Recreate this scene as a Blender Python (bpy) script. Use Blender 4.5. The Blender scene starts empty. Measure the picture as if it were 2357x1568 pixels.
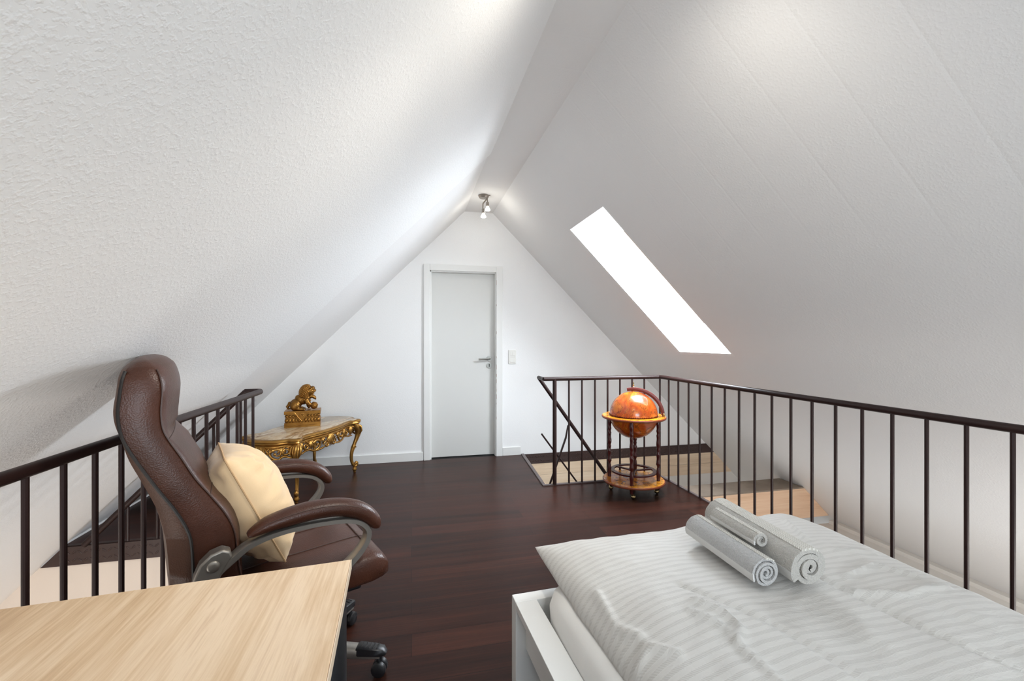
import bpy, bmesh, math, random
from mathutils import Vector, Matrix, noise
random.seed(7)
S = bpy.context.scene
COL = S.collection
PI = math.pi

# ------------------------------------------------------------------ camera, world, lights, exposure
YAW = math.atan(231.5 / 1012.0)
cam = bpy.data.cameras.new('camera'); camo = bpy.data.objects.new('camera', cam); COL.objects.link(camo)
cam.sensor_width = 36.0; cam.lens = 36.0 * 1012.0 / 2357.0; cam.clip_start = 0.02
camo.location = (0, 0, 1.25); camo.rotation_euler = (PI / 2, 0, -YAW)
S.camera = camo
S.view_settings.view_transform = 'Standard'; S.view_settings.look = 'None'
S.view_settings.gamma = 1.0; S.view_settings.exposure = 0.41; S.view_settings.use_curve_mapping = False
S.cycles.max_bounces = 12; S.cycles.diffuse_bounces = 8; S.cycles.glossy_bounces = 4
S.cycles.transparent_max_bounces = 8; S.cycles.sample_clamp_indirect = 6.0
S.cycles.caustics_reflective = False; S.cycles.caustics_refractive = False
W = bpy.data.worlds.new('sky'); S.world = W; W.use_nodes = True
W.node_tree.nodes['Background'].inputs[0].default_value = (0.86, 0.93, 1.0, 1)
W.node_tree.nodes['Background'].inputs[1].default_value = 1.6

def area(name, loc, direction, sx, sy, power, color, spread=180):
    l = bpy.data.lights.new(name, 'AREA'); l.shape = 'RECTANGLE'; l.size = sx; l.size_y = sy
    l.energy = power; l.color = color
    l.spread = math.radians(spread)
    o = bpy.data.objects.new(name, l); COL.objects.link(o); o.location = loc
    o.rotation_euler = Vector(direction).to_track_quat('-Z', 'Y').to_euler()
    return o
# daylight falling in through the skylight and through the windows behind the camera
area('daylight_skylight', (2.03, 3.20, 1.85), (-1, 0, -1.55), 0.54, 0.68, 66, (0.84, 0.92, 1.0))
area('daylight_near_skylight', (1.70, -0.45, 2.10), (-1, 0, -1), 0.75, 1.2, 4, (0.80, 0.90, 1.0))
area('daylight_gable_window', (0.75, -2.05, 1.35), (0.22, 1, 0), 1.5, 1.1, 52, (0.82, 0.91, 1.0))
# added fill lights that brighten the stairwells; no windows stand behind them
area('fill_lower_left', (-1.55, 0.3, -0.75), (0, 1, 0.1), 1.0, 0.9, 23, (0.97, 0.97, 0.96))
area('fill_lower_right', (2.75, 0.2, -0.1), (0.45, 1, -0.02), 0.5, 0.4, 13, (1.0, 0.97, 0.94))

# ------------------------------------------------------------------ helpers
def thing(name, label, cat, loc=(0, 0, 0), rotz=0.0, group=None, kind=None):
    o = bpy.data.objects.new(name, None); COL.objects.link(o)
    o.location = loc; o.rotation_euler = (0, 0, rotz); o.empty_display_size = 0.05
    if label: o['label'] = label
    if cat: o['category'] = cat
    if group: o['group'] = group
    if kind: o['kind'] = kind
    return o
def tag(o, label, cat, group=None):
    o['label'] = label; o['category'] = cat
    if group: o['group'] = group
    return o
def obj(name, bm, m, parent=None, smooth=35, bevel=0, segs=2, subsurf=0, label=None):
    me = bpy.data.meshes.new(name)
    bmesh.ops.recalc_face_normals(bm, faces=bm.faces)
    bm.to_mesh(me); bm.free()
    o = bpy.data.objects.new(name, me); COL.objects.link(o)
    for mm in (m if isinstance(m, (list, tuple)) else [m]): me.materials.append(mm)
    if smooth:
        me.shade_smooth()
        if not subsurf: me.set_sharp_from_angle(angle=math.radians(smooth))
    if parent is not None: o.parent = parent
    if bevel:
        b = o.modifiers.new('bevel', 'BEVEL'); b.width = bevel; b.segments = segs; b.limit_method = 'ANGLE'; b.angle_limit = math.radians(40)
        b.harden_normals = False
    if subsurf:
        s = o.modifiers.new('sub', 'SUBSURF'); s.levels = subsurf; s.render_levels = subsurf
    if label: o['label'] = label
    return o
def struct(name, bm, m, parent=None, **k):
    o = obj(name, bm, m, parent, **k)
    if parent is None: o['kind'] = 'structure'
    return o
def box(bm, x0, x1, y0, y1, z0, z1, mi=0):
    v = [bm.verts.new((x, y, z)) for z in (z0, z1) for y in (y0, y1) for x in (x0, x1)]
    for f in ((0, 1, 3, 2), (4, 6, 7, 5), (0, 4, 5, 1), (2, 3, 7, 6), (0, 2, 6, 4), (1, 5, 7, 3)):
        bm.faces.new([v[i] for i in f]).material_index = mi
    return v
def nb(): return bmesh.new()
def bxm(*a):
    bm = nb(); box(bm, *a); return bm
def prism(bm, poly, h, fn):
    """poly: 2D list, extruded from h[0] to h[1]; fn(a, b, c) -> 3D"""
    A = [bm.verts.new(fn(p[0], p[1], h[0])) for p in poly]; B = [bm.verts.new(fn(p[0], p[1], h[1])) for p in poly]
    bm.faces.new(A); bm.faces.new(B[::-1]); n = len(poly)
    for i in range(n): bm.faces.new((A[i], B[i], B[(i + 1) % n], A[(i + 1) % n]))
def loft(bm, rings, close=True, cap=True, closed_path=False):
    R = [[bm.verts.new(p) for p in r] for r in rings]; n = len(R[0]); m = len(R)
    for i in range(m if closed_path else m - 1):
        a, b = R[i], R[(i + 1) % m]
        for j in range(n if close else n - 1):
            try: bm.faces.new((a[j], a[(j + 1) % n], b[(j + 1) % n], b[j]))
            except ValueError: pass
    if cap and close and not closed_path:
        bm.faces.new(R[0][::-1]); bm.faces.new(R[-1])
    return R
def frames(P, side=None, closed=False):
    P = [Vector(p) for p in P]; n = len(P); T = []
    for i in range(n):
        if closed: t = P[(i + 1) % n] - P[i - 1]
        else: t = P[min(i + 1, n - 1)] - P[max(i - 1, 0)]
        T.append(t.normalized())
    out = []; prev = None
    for i in range(n):
        t = T[i]
        if side is not None:
            s = Vector(side); s = (s - t * s.dot(t)).normalized()
        else:
            if prev is None:
                ref = Vector((0, 0, 1)) if abs(t.z) < 0.9 else Vector((1, 0, 0))
                s = t.cross(ref).normalized()
            else:
                s = (prev - t * prev.dot(t)).normalized()
            prev = s
        out.append((P[i], s, s.cross(t).normalized()))
    return out
def tube(bm, P, ra, rb=None, n=10, side=None, closed=False, cap=True, rect=False):
    m = len(P); ra = ra if isinstance(ra, (list, tuple)) else [ra] * m
    rb = ra if rb is None else (rb if isinstance(rb, (list, tuple)) else [rb] * m)
    rings = []
    for (p, s, q), a, b in zip(frames(P, side, closed), ra, rb):
        if rect:
            c = 0.78
            pts = [(1, c), (c, 1), (-c, 1), (-1, c), (-1, -c), (-c, -1), (c, -1), (1, -c)]
            rings.append([p + s * (a * x) + q * (b * y) for x, y in pts])
        else:
            rings.append([p + s * (a * math.cos(2 * PI * k / n)) + q * (b * math.sin(2 * PI * k / n)) for k in range(n)])
    loft(bm, rings, True, cap, closed)
def lathe(bm, prof, n=20, c=(0, 0, 0)):
    rings = [[(c[0] + r * math.cos(2 * PI * k / n), c[1] + r * math.sin(2 * PI * k / n), c[2] + z) for k in range(n)] for r, z in prof]
    loft(bm, rings)
def ball(bm, c, r, u=14, v=9, rot=None):
    r = r if isinstance(r, (list, tuple)) else (r, r, r)
    M = Matrix.Translation(c) @ (rot.to_4x4() if rot else Matrix()) @ Matrix.Diagonal((r[0], r[1], r[2], 1))
    bmesh.ops.create_uvsphere(bm, u_segments=u, v_segments=v, radius=1, matrix=M)
def spline(P, k=6):
    P = [Vector(p) if len(p) == 3 else Vector((p[0], p[1], 0)) for p in P]; out = []
    for i in range(len(P) - 1):
        p0, p1, p2, p3 = P[max(i - 1, 0)], P[i], P[i + 1], P[min(i + 2, len(P) - 1)]
        for j in range(k):
            t = j / k
            out.append(0.5 * ((2 * p1) + (p2 - p0) * t + (2 * p0 - 5 * p1 + 4 * p2 - p3) * t * t + (3 * p1 - p0 - 3 * p2 + p3) * t ** 3))
    out.append(P[-1]); return out
def lerp_list(V, n):
    out = []
    for i in range(n):
        t = i / (n - 1) * (len(V) - 1); k = min(int(t), len(V) - 2); out.append(V[k] + (V[k + 1] - V[k]) * (t - k))
    return out

# ------------------------------------------------------------------ materials
def lin(c): 
    return tuple(((x / 255) / 12.92 if x / 255 <= 0.04045 else ((x / 255 + 0.055) / 1.055) ** 2.4) for x in c) + (1.0,)
class N:
    """small node builder"""
    def __init__(s, name):
        s.m = bpy.data.materials.new(name); s.m.use_nodes = True; s.t = s.m.node_tree
        s.b = s.t.nodes['Principled BSDF']
    def n(s, typ, **k):
        nd = s.t.nodes.new(typ)
        for a, v in k.items():
            if a.startswith('i_'):
                key = a[2:]; key = int(key) if key.isdigit() else key.replace('_', ' ')
                if hasattr(v, 'is_linked') or isinstance(v, bpy.types.NodeSocket): s.t.links.new(v, nd.inputs[key])
                else: nd.inputs[key].default_value = v
            else: setattr(nd, a, v)
        return nd
    def l(s, a, b): s.t.links.new(a, b)
    def coord(s, scale=(1, 1, 1), rot=(0, 0, 0), src='Object'):
        tc = s.n('ShaderNodeTexCoord'); mp = s.n('ShaderNodeMapping')
        mp.inputs['Scale'].default_value = scale; mp.inputs['Rotation'].default_value = rot
        s.l(tc.outputs[src], mp.inputs[0]); return mp.outputs[0]
    def ramp(s, fac, stops):
        r = s.n('ShaderNodeValToRGB'); e = r.color_ramp.elements
        while len(e) < len(stops): e.new(0.5)
        for i, (p, c) in enumerate(stops):
            e[i].position = p; e[i].color = c if len(c) == 4 else lin(c)
        s.l(fac, r.inputs[0]); return r.outputs[0]
    def noise(s, vec, scale, detail=3.0, rough=0.5, dist=0.0):
        nd = s.n('ShaderNodeTexNoise'); s.l(vec, nd.inputs['Vector'])
        nd.inputs['Scale'].default_value = scale; nd.inputs['Detail'].default_value = detail
        nd.inputs['Roughness'].default_value = rough; nd.inputs['Distortion'].default_value = dist
        return nd.outputs['Fac']
    def mix(s, fac, a, b, mode='MIX'):
        nd = s.n('ShaderNodeMix', data_type='RGBA', blend_type=mode)
        for sock, v in ((nd.inputs[0], fac), (nd.inputs[6], a), (nd.inputs[7], b)):
            if isinstance(v, bpy.types.NodeSocket): s.l(v, sock)
            elif isinstance(v, (int, float)): sock.default_value = v
            else: sock.default_value = v if len(v) == 4 else lin(v)
        return nd.outputs[2]
    def math(s, op, a, b=0.0):
        nd = s.n('ShaderNodeMath', operation=op)
        for i, v in ((0, a), (1, b)):
            if isinstance(v, bpy.types.NodeSocket): s.l(v, nd.inputs[i])
            else: nd.inputs[i].default_value = v
        return nd.outputs[0]
    def bump(s, h, strength=0.3, dist=0.01, prev=None):
        nd = s.n('ShaderNodeBump'); nd.inputs['Strength'].default_value = strength; nd.inputs['Distance'].default_value = dist
        s.l(h, nd.inputs['Height'])
        if prev is not None: s.l(prev, nd.inputs['Normal'])
        s.l(nd.outputs[0], s.b.inputs['Normal']); return nd.outputs[0]
    def set(s, col=None, rough=None, metal=None, **k):
        if col is not None:
            if isinstance(col, bpy.types.NodeSocket): s.l(col, s.b.inputs['Base Color'])
            else: s.b.inputs['Base Color'].default_value = col if len(col) == 4 else lin(col)
        if rough is not None:
            if isinstance(rough, bpy.types.NodeSocket): s.l(rough, s.b.inputs['Roughness'])
            else: s.b.inputs['Roughness'].default_value = rough
        if metal is not None: s.b.inputs['Metallic'].default_value = metal
        for a, v in k.items(): s.b.inputs[a.replace('_', ' ')].default_value = v
        return s
def simple(name, col, rough=0.5, metal=0.0, bump=None, var=0.0, **k):
    q = N(name).set(col, rough, metal, **k)
    v = q.coord()
    if var:
        f = q.noise(v, 6.0, 4.0)
        q.set(q.mix(f, tuple(max(0, c * (1 - var)) for c in col), tuple(min(255, c * (1 + var)) for c in col)))
    if bump: q.bump(q.noise(v, bump[0], 3.0), bump[1], bump[2])
    return q.m

def wall_mat(name, col, scale, strength, dist, joints=False):
    q = N(name); v = q.coord()
    a = q.noise(v, scale, 2.0, 0.55); b = q.noise(v, scale * 0.33, 2.0)
    h = q.math('ADD', q.ramp(a, [(0.46, (0, 0, 0, 1)), (0.72, (1, 1, 1, 1))]), q.math('MULTIPLY', b, 0.6))
    q.set(col, 0.75); q.b.inputs['Specular IOR Level'].default_value = 0.25
    if joints:
        sp = q.n('ShaderNodeSeparateXYZ'); q.l(q.coord(), sp.inputs[0])
        pp_ = q.math('ABSOLUTE', q.math('SUBTRACT', q.math('PINGPONG', sp.outputs['Y'], 0.117), 0.0))
        ln_ = q.ramp(pp_, [(0.0, (1, 1, 1, 1)), (0.010, (0, 0, 0, 1))])
        mk = q.ramp(q.math('ADD', q.math('MULTIPLY', sp.outputs['Z'], 0.5), q.math('MULTIPLY', q.noise(q.coord(), 2.0), 0.25)), [(0.92, (0, 0, 0, 1)), (1.12, (1, 1, 1, 1))])
        h = q.math('SUBTRACT', h, q.math('MULTIPLY', q.math('MULTIPLY', ln_, mk), 1.6))
    q.bump(h, strength, dist); return q.m
M = {}
M['slope_rough'] = wall_mat('woodchip_paint_coarse', (236, 236, 235), 105, 0.22, 0.004)
M['slope_soft'] = wall_mat('woodchip_paint_fine', (232, 231, 230), 105, 0.12, 0.003, True)
M['wall'] = wall_mat('woodchip_paint_wall', (236, 236, 235), 120, 0.10, 0.003)
M['cream'] = simple('cream_paint', (224, 213, 202), 0.6, bump=(60, 0.1, 0.003))
M['lower_white'] = simple('white_paint_lower', (226, 222, 216), 0.6, bump=(60, 0.1, 0.003))
M['white_gloss'] = simple('white_lacquer', (226, 226, 223), 0.35)
M['door_white'] = simple('door_white', (210, 210, 206), 0.4)
M['switch'] = simple('switch_plastic', (224, 223, 217), 0.35)
M['steel'] = simple('brushed_steel', (150, 150, 145), 0.35, 1.0)
M['dark'] = simple('dark_gap', (20, 18, 17), 0.8)
M['rail'] = simple('brown_metal_paint', (42, 26, 24), 0.42, 0.0, bump=(180, 0.05, 0.001), Specular_IOR_Level=0.3)
M['plate'] = simple('brown_tread_plate', (56, 38, 34), 0.42, 0.0, bump=(140, 0.2, 0.002), var=0.15)
M['kerb'] = simple('kerb_strip', (92, 80, 78), 0.45)
M['glass'] = None
def floor_mat():
    q = N('dark_bamboo_planks'); v = q.coord()
    br = q.n('ShaderNodeTexBrick'); q.l(v, br.inputs[0]); br.offset = 0.37; br.offset_frequency = 2
    br.inputs['Scale'].default_value = 1.0; br.inputs['Brick Width'].default_value = 1.22; br.inputs['Row Height'].default_value = 0.137
    br.inputs['Mortar Size'].default_value = 0.0012; br.inputs['Mortar Smooth'].default_value = 0.2; br.inputs['Bias'].default_value = 0.0
    br.inputs['Color1'].default_value = (0.0, 0.0, 0.0, 1); br.inputs['Color2'].default_value = (1, 1, 1, 1); br.inputs['Mortar'].default_value = (0.5, 0.5, 0.5, 1)
    s1 = q.noise(q.coord((2.5, 85, 1)), 1.0, 5.0, 0.6); s2 = q.noise(q.coord((0.8, 16, 1)), 1.0, 3.0, 0.5, 0.5)
    f = q.math('ADD', q.math('MULTIPLY', s1, 0.55), q.math('MULTIPLY', s2, 0.45))
    base = q.ramp(f, [(0.30, (22, 12, 10)), (0.50, (46, 25, 19)), (0.72, (76, 40, 29))])
    tone = q.mix(0.34, base, q.mix(br.outputs['Color'], (20, 12, 10), (72, 38, 28)))
    col = q.mix(br.outputs['Fac'], tone, (18, 11, 10))
    q.set(col, q.math('ADD', 0.27, q.math('MULTIPLY', s1, 0.14)))
    h = q.math('SUBTRACT', q.math('MULTIPLY', s1, 0.35), br.outputs['Fac'])
    q.bump(h, 0.18, 0.002); q.b.inputs['Specular IOR Level'].default_value = 0.13
    return q.m
M['floor'] = floor_mat()
def wood_mat(name, stops, scale, fine, rough=0.45, rot=(0, 0, 0), bump=0.1):
    q = N(name)
    a = q.noise(q.coord(scale, rot), 1.0, 5.0, 0.55, 0.9); b = q.noise(q.coord(fine, rot), 1.0, 4.0, 0.6)
    f = q.math('ADD', q.math('MULTIPLY', a, 0.62), q.math('MULTIPLY', b, 0.38))
    q.set(q.ramp(f, stops), rough); q.bump(b, bump, 0.002); return q.m
M['oak'] = wood_mat('light_oak_veneer', [(0.30, (186, 150, 114)), (0.45, (212, 182, 146)), (0.58, (230, 205, 174)), (0.75, (196, 162, 126))], (9, 1.3, 4), (150, 6, 60), 0.42, bump=0.06)
M['oak_edge'] = simple('oak_edge_band', (224, 204, 178), 0.45)
M['pine'] = wood_mat('raw_spruce_boards', [(0.30, (206, 178, 146)), (0.5, (228, 204, 174)), (0.75, (238, 220, 196))], (1.2, 6, 14), (3, 30, 90), 0.6, bump=0.1)
M['pine_warm'] = wood_mat('oiled_pine_board', [(0.30, (206, 166, 132)), (0.5, (226, 190, 158)), (0.75, (236, 208, 180))], (1.0, 6, 16), (3, 30, 110), 0.55, bump=0.1)
M['dust'] = simple('dusty_timber', (136, 122, 108), 0.8, bump=(40, 0.3, 0.004), var=0.2)
def leather(name, col, var, rough=0.36):
    q = N(name); v = q.coord()
    vo = q.n('ShaderNodeTexVoronoi'); q.l(v, vo.inputs['Vector']); vo.inputs['Scale'].default_value = 260
    f = q.noise(v, 7.0, 3.0)
    q.set(q.mix(f, tuple(c * (1 - var) for c in col), tuple(c * (1 + var) for c in col)), rough)
    q.bump(q.math('ADD', vo.outputs['Distance'], q.math('MULTIPLY', q.noise(v, 30, 2), 0.6)), 0.16, 0.003)
    q.b.inputs['Specular IOR Level'].default_value = 0.36; return q.m
M['leather'] = leather('brown_leather', (66, 38, 27), 0.32)
M['leather_shell'] = leather('brown_leather_back', (82, 56, 43), 0.15, 0.45)
M['black_cord'] = simple('black_piping', (22, 18, 17), 0.5)
M['silver'] = simple('silver_painted_metal', (150, 145, 138), 0.38, 0.75)
M['black_plastic'] = simple('black_plastic', (26, 26, 28), 0.4)
M['black_metal'] = simple('black_powder_coat', (22, 22, 25), 0.45)
M['stitch'] = simple('stitch_thread', (64, 42, 34), 0.5)
def fabric(name, c1, c2, scale=500, bump=0.2, rough=0.9, sheen=0.3):
    q = N(name); v = q.coord()
    q.set(q.mix(q.noise(v, 12.0, 4.0), c1, c2), rough); q.bump(q.noise(v, scale, 2.0), bump, 0.002)
    q.b.inputs['Sheen Weight'].default_value = sheen; q.b.inputs['Specular IOR Level'].default_value = 0.2; return q.m
M['cushion'] = fabric('cream_velvet', (224, 190, 146), (232, 204, 164), 300, 0.1)
M['sheet'] = fabric('white_sheet', (218, 215, 210), (222, 220, 215), 500, 0.08)
def duvet_mat():
    q = N('grey_striped_satin'); v = q.coord()
    sep = q.n('ShaderNodeSeparateXYZ'); q.l(v, sep.inputs[0])
    y = sep.outputs['Y']; x = sep.outputs['X']
    st = q.math('SINE', q.math('MULTIPLY', y, 2 * PI / 0.0235))
    band = q.ramp(q.math('ADD', q.math('MULTIPLY', st, 0.5), 0.5), [(0.42, (0, 0, 0, 1)), (0.6, (1, 1, 1, 1))])
    tw = q.math('SINE', q.math('MULTIPLY', q.math('ADD', x, q.math('MULTIPLY', y, 0.6)), 2 * PI / 0.0052))
    tw2 = q.math('MULTIPLY', q.math('ADD', q.math('MULTIPLY', tw, 0.5), 0.5), band)
    thin = q.ramp(q.math('ABSOLUTE', q.math('SUBTRACT', q.math('MULTIPLY', st, 0.5), 0.02)), [(0.0, (1, 1, 1, 1)), (0.09, (0, 0, 0, 1))])
    c = q.mix(q.math('MULTIPLY', band, 0.75), (203, 200, 194), (184, 180, 173))
    c = q.mix(q.math('MULTIPLY', tw2, 0.4), c, (214, 212, 208))
    c = q.mix(q.math('MULTIPLY', thin, 0.5), c, (222, 220, 214))
    q.set(c, 0.62); q.b.inputs['Sheen Weight'].default_value = 0.25; q.b.inputs['Specular IOR Level'].default_value = 0.3
    h = q.math('ADD', q.math('MULTIPLY', tw2, 0.5), q.math('MULTIPLY', q.noise(q.coord((90, 300, 90)), 1.0, 2.0), 0.8))
    p = q.bump(h, 0.35, 0.0014)
    q.bump(q.noise(q.coord((14, 26, 14)), 1.0, 4.0, 0.6, 0.6), 0.34, 0.010, p)
    return q.m
M['duvet'] = duvet_mat()
def terry(name, c):
    q = N(name); v = q.coord()
    n1 = q.noise(v, 330, 2.0, 0.7)
    q.set(q.mix(n1, tuple(x * 0.86 for x in c), tuple(min(255, x * 1.08) for x in c)), 0.95)
    q.b.inputs['Sheen Weight'].default_value = 0.4; q.b.inputs['Specular IOR Level'].default_value = 0.1
    q.bump(q.math('ADD', n1, q.noise(v, 120, 2.0)), 0.9, 0.006); return q.m
M['terry'] = terry('grey_terry', (200, 196, 188))
M['terry_blue'] = terry('grey_terry_cool', (197, 196, 194))
def herring():
    q = N('towel_border'); v = q.coord(); sep = q.n('ShaderNodeSeparateXYZ'); q.l(v, sep.inputs[0])
    a = q.math('PINGPONG', q.math('MULTIPLY', sep.outputs['Y'], 1.0), 0.006)
    w = q.math('SINE', q.math('MULTIPLY', q.math('ADD', sep.outputs['X'], a), 2 * PI / 0.006))
    q.set(q.mix(q.math('ADD', q.math('MULTIPLY', w, 0.5), 0.5), (190, 186, 176), (226, 223, 215)), 0.85)
    q.bump(w, 0.5, 0.002); return q.m
M['herring'] = herring()
M['hem'] = simple('towel_hem', (212, 211, 208), 0.8, bump=(300, 0.2, 0.001))
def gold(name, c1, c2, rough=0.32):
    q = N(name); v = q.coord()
    geo = q.n('ShaderNodeNewGeometry')
    pt = q.ramp(geo.outputs['Pointiness'], [(0.42, (0, 0, 0, 1)), (0.56, (1, 1, 1, 1))])  # mask for the darker colour in recesses
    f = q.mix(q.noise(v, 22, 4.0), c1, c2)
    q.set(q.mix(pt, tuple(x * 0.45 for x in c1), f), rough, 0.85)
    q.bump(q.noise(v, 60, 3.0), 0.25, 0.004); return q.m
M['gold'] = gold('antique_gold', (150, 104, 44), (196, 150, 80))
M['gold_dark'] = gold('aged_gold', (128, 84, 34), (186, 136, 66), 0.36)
def marble():
    q = N('onyx_marble'); v = q.coord((1, 1, 1))
    a = q.noise(q.coord((3.0, 9, 3), (0, 0, 0.5)), 1.6, 6.0, 0.65, 1.4)
    q.set(q.ramp(a, [(0.28, (112, 82, 60)), (0.42, (176, 146, 112)), (0.52, (206, 186, 156)), (0.62, (190, 160, 122)), (0.74, (138, 104, 76))]), 0.1)
    return q.m
M['marble'] = marble()
M['mahogany'] = simple('dark_red_lacquer', (66, 22, 20), 0.25, var=0.25)
M['arc_red'] = simple('red_brown_wood', (96, 34, 28), 0.35, var=0.12)
M['brass'] = simple('aged_brass', (170, 150, 110), 0.3, 1.0)
def globe_mat(name, warm, lines=True):
    q = N(name); v = q.coord()
    big = q.noise(v, 5.5, 5.0, 0.62, 0.6); mid = q.noise(v, 16, 5.0, 0.65, 1.0)
    col = q.ramp(big, [(0.36, (116, 42, 12)), (0.48, (166, 70, 18)), (0.58, (190, 104, 24)), (0.70, (200, 132, 38))] if warm else
                 [(0.36, (172, 90, 18)), (0.5, (202, 124, 24)), (0.65, (216, 146, 38))])
    edge = q.math('ABSOLUTE', q.math('SUBTRACT', big, 0.53))
    coast = q.ramp(edge, [(0.0, (1, 1, 1, 1)), (0.014, (0, 0, 0, 1))])
    ink = q.ramp(mid, [(0.60, (0, 0, 0, 1)), (0.68, (1, 1, 1, 1))] if warm else [(0.54, (0, 0, 0, 1)), (0.60, (1, 1, 1, 1))])
    col = q.mix(q.math('MULTIPLY', coast, 0.75), col, (70, 30, 14))
    col = q.mix(q.math('MULTIPLY', ink, 0.45 if warm else 0.75), col, (92, 44, 18))
    q.set(col, 0.22); q.b.inputs['Specular IOR Level'].default_value = 0.6; q.b.inputs['Coat Weight'].default_value = 0.3
    return q.m
M['globe'] = globe_mat('antique_map_globe', True)
M['globe_ring'] = globe_mat('yellow_map_wood', False)
M['disc_edge'] = simple('disc_edge_brown', (120, 54, 24), 0.35)
def emis(name, col, st):
    q = N(name); q.set((255, 255, 255), 0.3); q.b.inputs['Emission Color'].default_value = lin(col); q.b.inputs['Emission Strength'].default_value = st
    return q.m
M['bulb'] = emis('lit_bulb', (255, 250, 235), 9.0)
M['nickel'] = simple('satin_nickel', (150, 142, 134), 0.38, 0.8)
def glass():
    q = N('window_glass'); t = q.t; out = t.nodes['Material Output']
    tr = q.n('ShaderNodeBsdfTransparent'); gl = q.n('ShaderNodeBsdfGlossy'); gl.inputs['Roughness'].default_value = 0.02
    fr = q.n('ShaderNodeFresnel'); mx = q.n('ShaderNodeMixShader')
    q.l(fr.outputs[0], mx.inputs[0]); q.l(tr.outputs[0], mx.inputs[1]); q.l(gl.outputs[0], mx.inputs[2]); q.l(mx.outputs[0], out.inputs[0])
    return q.m
M['glass'] = glass()
M['frame_wood'] = simple('window_pine', (214, 176, 132), 0.5)

# ------------------------------------------------------------------ room shell
D = 4.68           # gable wall with the door
YB = -1.9          # wall behind the camera
def slopeR(z): return 3.483 - z
def slopeL(z): return z - 2.055
# floor: one slab with the two stair openings cut out of its outline
bm = nb()
prism(bm, [(-0.985, YB), (2.235, YB), (2.235, 3.635), (1.115, 3.635), (1.19, D), (-2.06, D), (-2.06, 3.195), (-0.985, 3.195)], (-0.30, 0.0), lambda a, b, c: (a, b, c))
struct('floor', bm, M['floor'], smooth=0)
# ridge ceiling
struct('ceiling', bxm(0.52, 0.91, YB, D, 2.626, 2.80), M['slope_soft'], smooth=0)
# left slope: near panel (over the stairwell) stands 15 mm proud of the far one
R2 = math.sqrt(0.5)
def slabL(y0, y1, z0, z1, t0, t1):
    bm = nb(); fn = lambda a, b, c: (a - c * R2, b, a + 2.055 + c * R2)
    prism(bm, [(z0 - 2.055, y0), (z1 - 2.055, y0), (z1 - 2.055, y1), (z0 - 2.055, y1)], (t0, t1), fn); return bm
struct('wall_left', slabL(YB, 3.195, -1.5, 2.64, 0.0, 0.2), M['slope_rough'], smooth=0)
struct('wall_left_far', slabL(3.195, D, -0.32, 2.64, 0.012, 0.2), M['slope_soft'], smooth=0)
# right slope with two skylight holes, slab pieces round each hole joined as one wall
bm = nb(); fnR = lambda a, b, c: (a + c * R2, b, 3.483 - a + c * R2)
xs0, xs1 = 0.85, 4.85
holes = [(1.30, 2.334, 2.825, 3.515), (0.98, 2.05, -0.85, -0.05)]
def slab_piece(xa, xb, ya, yb):
    prism(bm, [(xa, ya), (xb, ya), (xb, yb), (xa, yb)], (0.0, 0.22), fnR)
slab_piece(xs0, xs1, YB, -0.85); slab_piece(xs0, 0.98, -0.85, -0.05); slab_piece(2.05, xs1, -0.85, -0.05)
slab_piece(xs0, xs1, -0.05, 2.825); slab_piece(xs0, 1.30, 2.825, 3.515); slab_piece(2.354, xs1, 2.825, 3.515); slab_piece(xs0, xs1, 3.515, D)
bmesh.ops.remove_doubles(bm, verts=bm.verts, dist=1e-5)
struct('wall_right', bm, M['slope_soft'], smooth=0)
def skylight(name, xa, xb, ya, yb, frame_strip):
    w = thing(name, None, None, kind='structure')
    T = 0.42
    def P(x, y, c): return (x + c * R2, y, 3.483 - x + c * R2)
    # reveals: far and near cheeks, horizontal head, square sill
    b = nb(); t = 0.02
    for y0, y1 in ((yb - t, yb - 0.0005), (ya + 0.0005, ya + t)):
        prism(b, [(xa - 0.0, 0.0), (xb, 0.0), (xb, T), (xa, T)], (y0, y1), lambda a, c, y: P(a, y, c + 0.001))
    head = [P(xa, 0, 0.001), (xa + 2 * T * R2, 0, 3.483 - xa), (xa + 2 * T * R2, 0, 3.483 - xa + 0.02), (xa + 0.03, 0, 3.483 - xa + 0.02)]
    A = [b.verts.new((p[0], ya + t, p[2])) for p in head]; B = [b.verts.new((p[0], yb - t, p[2])) for p in head]
    b.faces.new(A); b.faces.new(B[::-1])
    for i in range(4): b.faces.new((A[i], B[i], B[(i + 1) % 4], A[(i + 1) % 4]))
    prism(b, [(xb - 0.02, 0.0), (xb - 0.0005, 0.0), (xb - 0.0005, T), (xb - 0.02, T)], (ya + t, yb - t), lambda a, c, y: P(a, y, c + 0.001))
    obj('reveal', b, M['wall'], w, smooth=0)
    b = nb(); x0 = xa + T * R2
    for (p, q, y0, y1) in ((x0, xb, ya, ya + 0.05), (x0, xb, yb - 0.05, yb), (x0, x0 + 0.04, ya, yb), (xb - 0.04, xb, ya, yb)):
        prism(b, [(p, y0), (q, y0), (q, y1), (p, y1)], (T - 0.02, T + 0.05), lambda a, y, c: P(a, y, c))
    obj('window_frame', b, M['white_gloss'], w, smooth=0)
    b = nb(); prism(b, [(x0, ya), (xb, ya), (xb, yb), (x0, yb)], (T + 0.01, T + 0.018), lambda a, y, c: P(a, y, c))
    obj('pane', b, M['glass'], w, smooth=0)
    if frame_strip:
        b = nb(); prism(b, [(xa + 0.16, 0.004), (2.11, 0.004), (2.11, 0.020), (xa + 0.16, 0.020)], (ya + 0.02, ya + 0.030), lambda a, c, y: P(a, y, c))
        obj('wooden_bead', b, M['frame_wood'], w, smooth=0)
    return w
skylight('window_1', 1.30, 2.354, 2.825, 3.515, True)
skylight('window_2', 0.98, 2.05, -0.85, -0.05, False)
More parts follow.
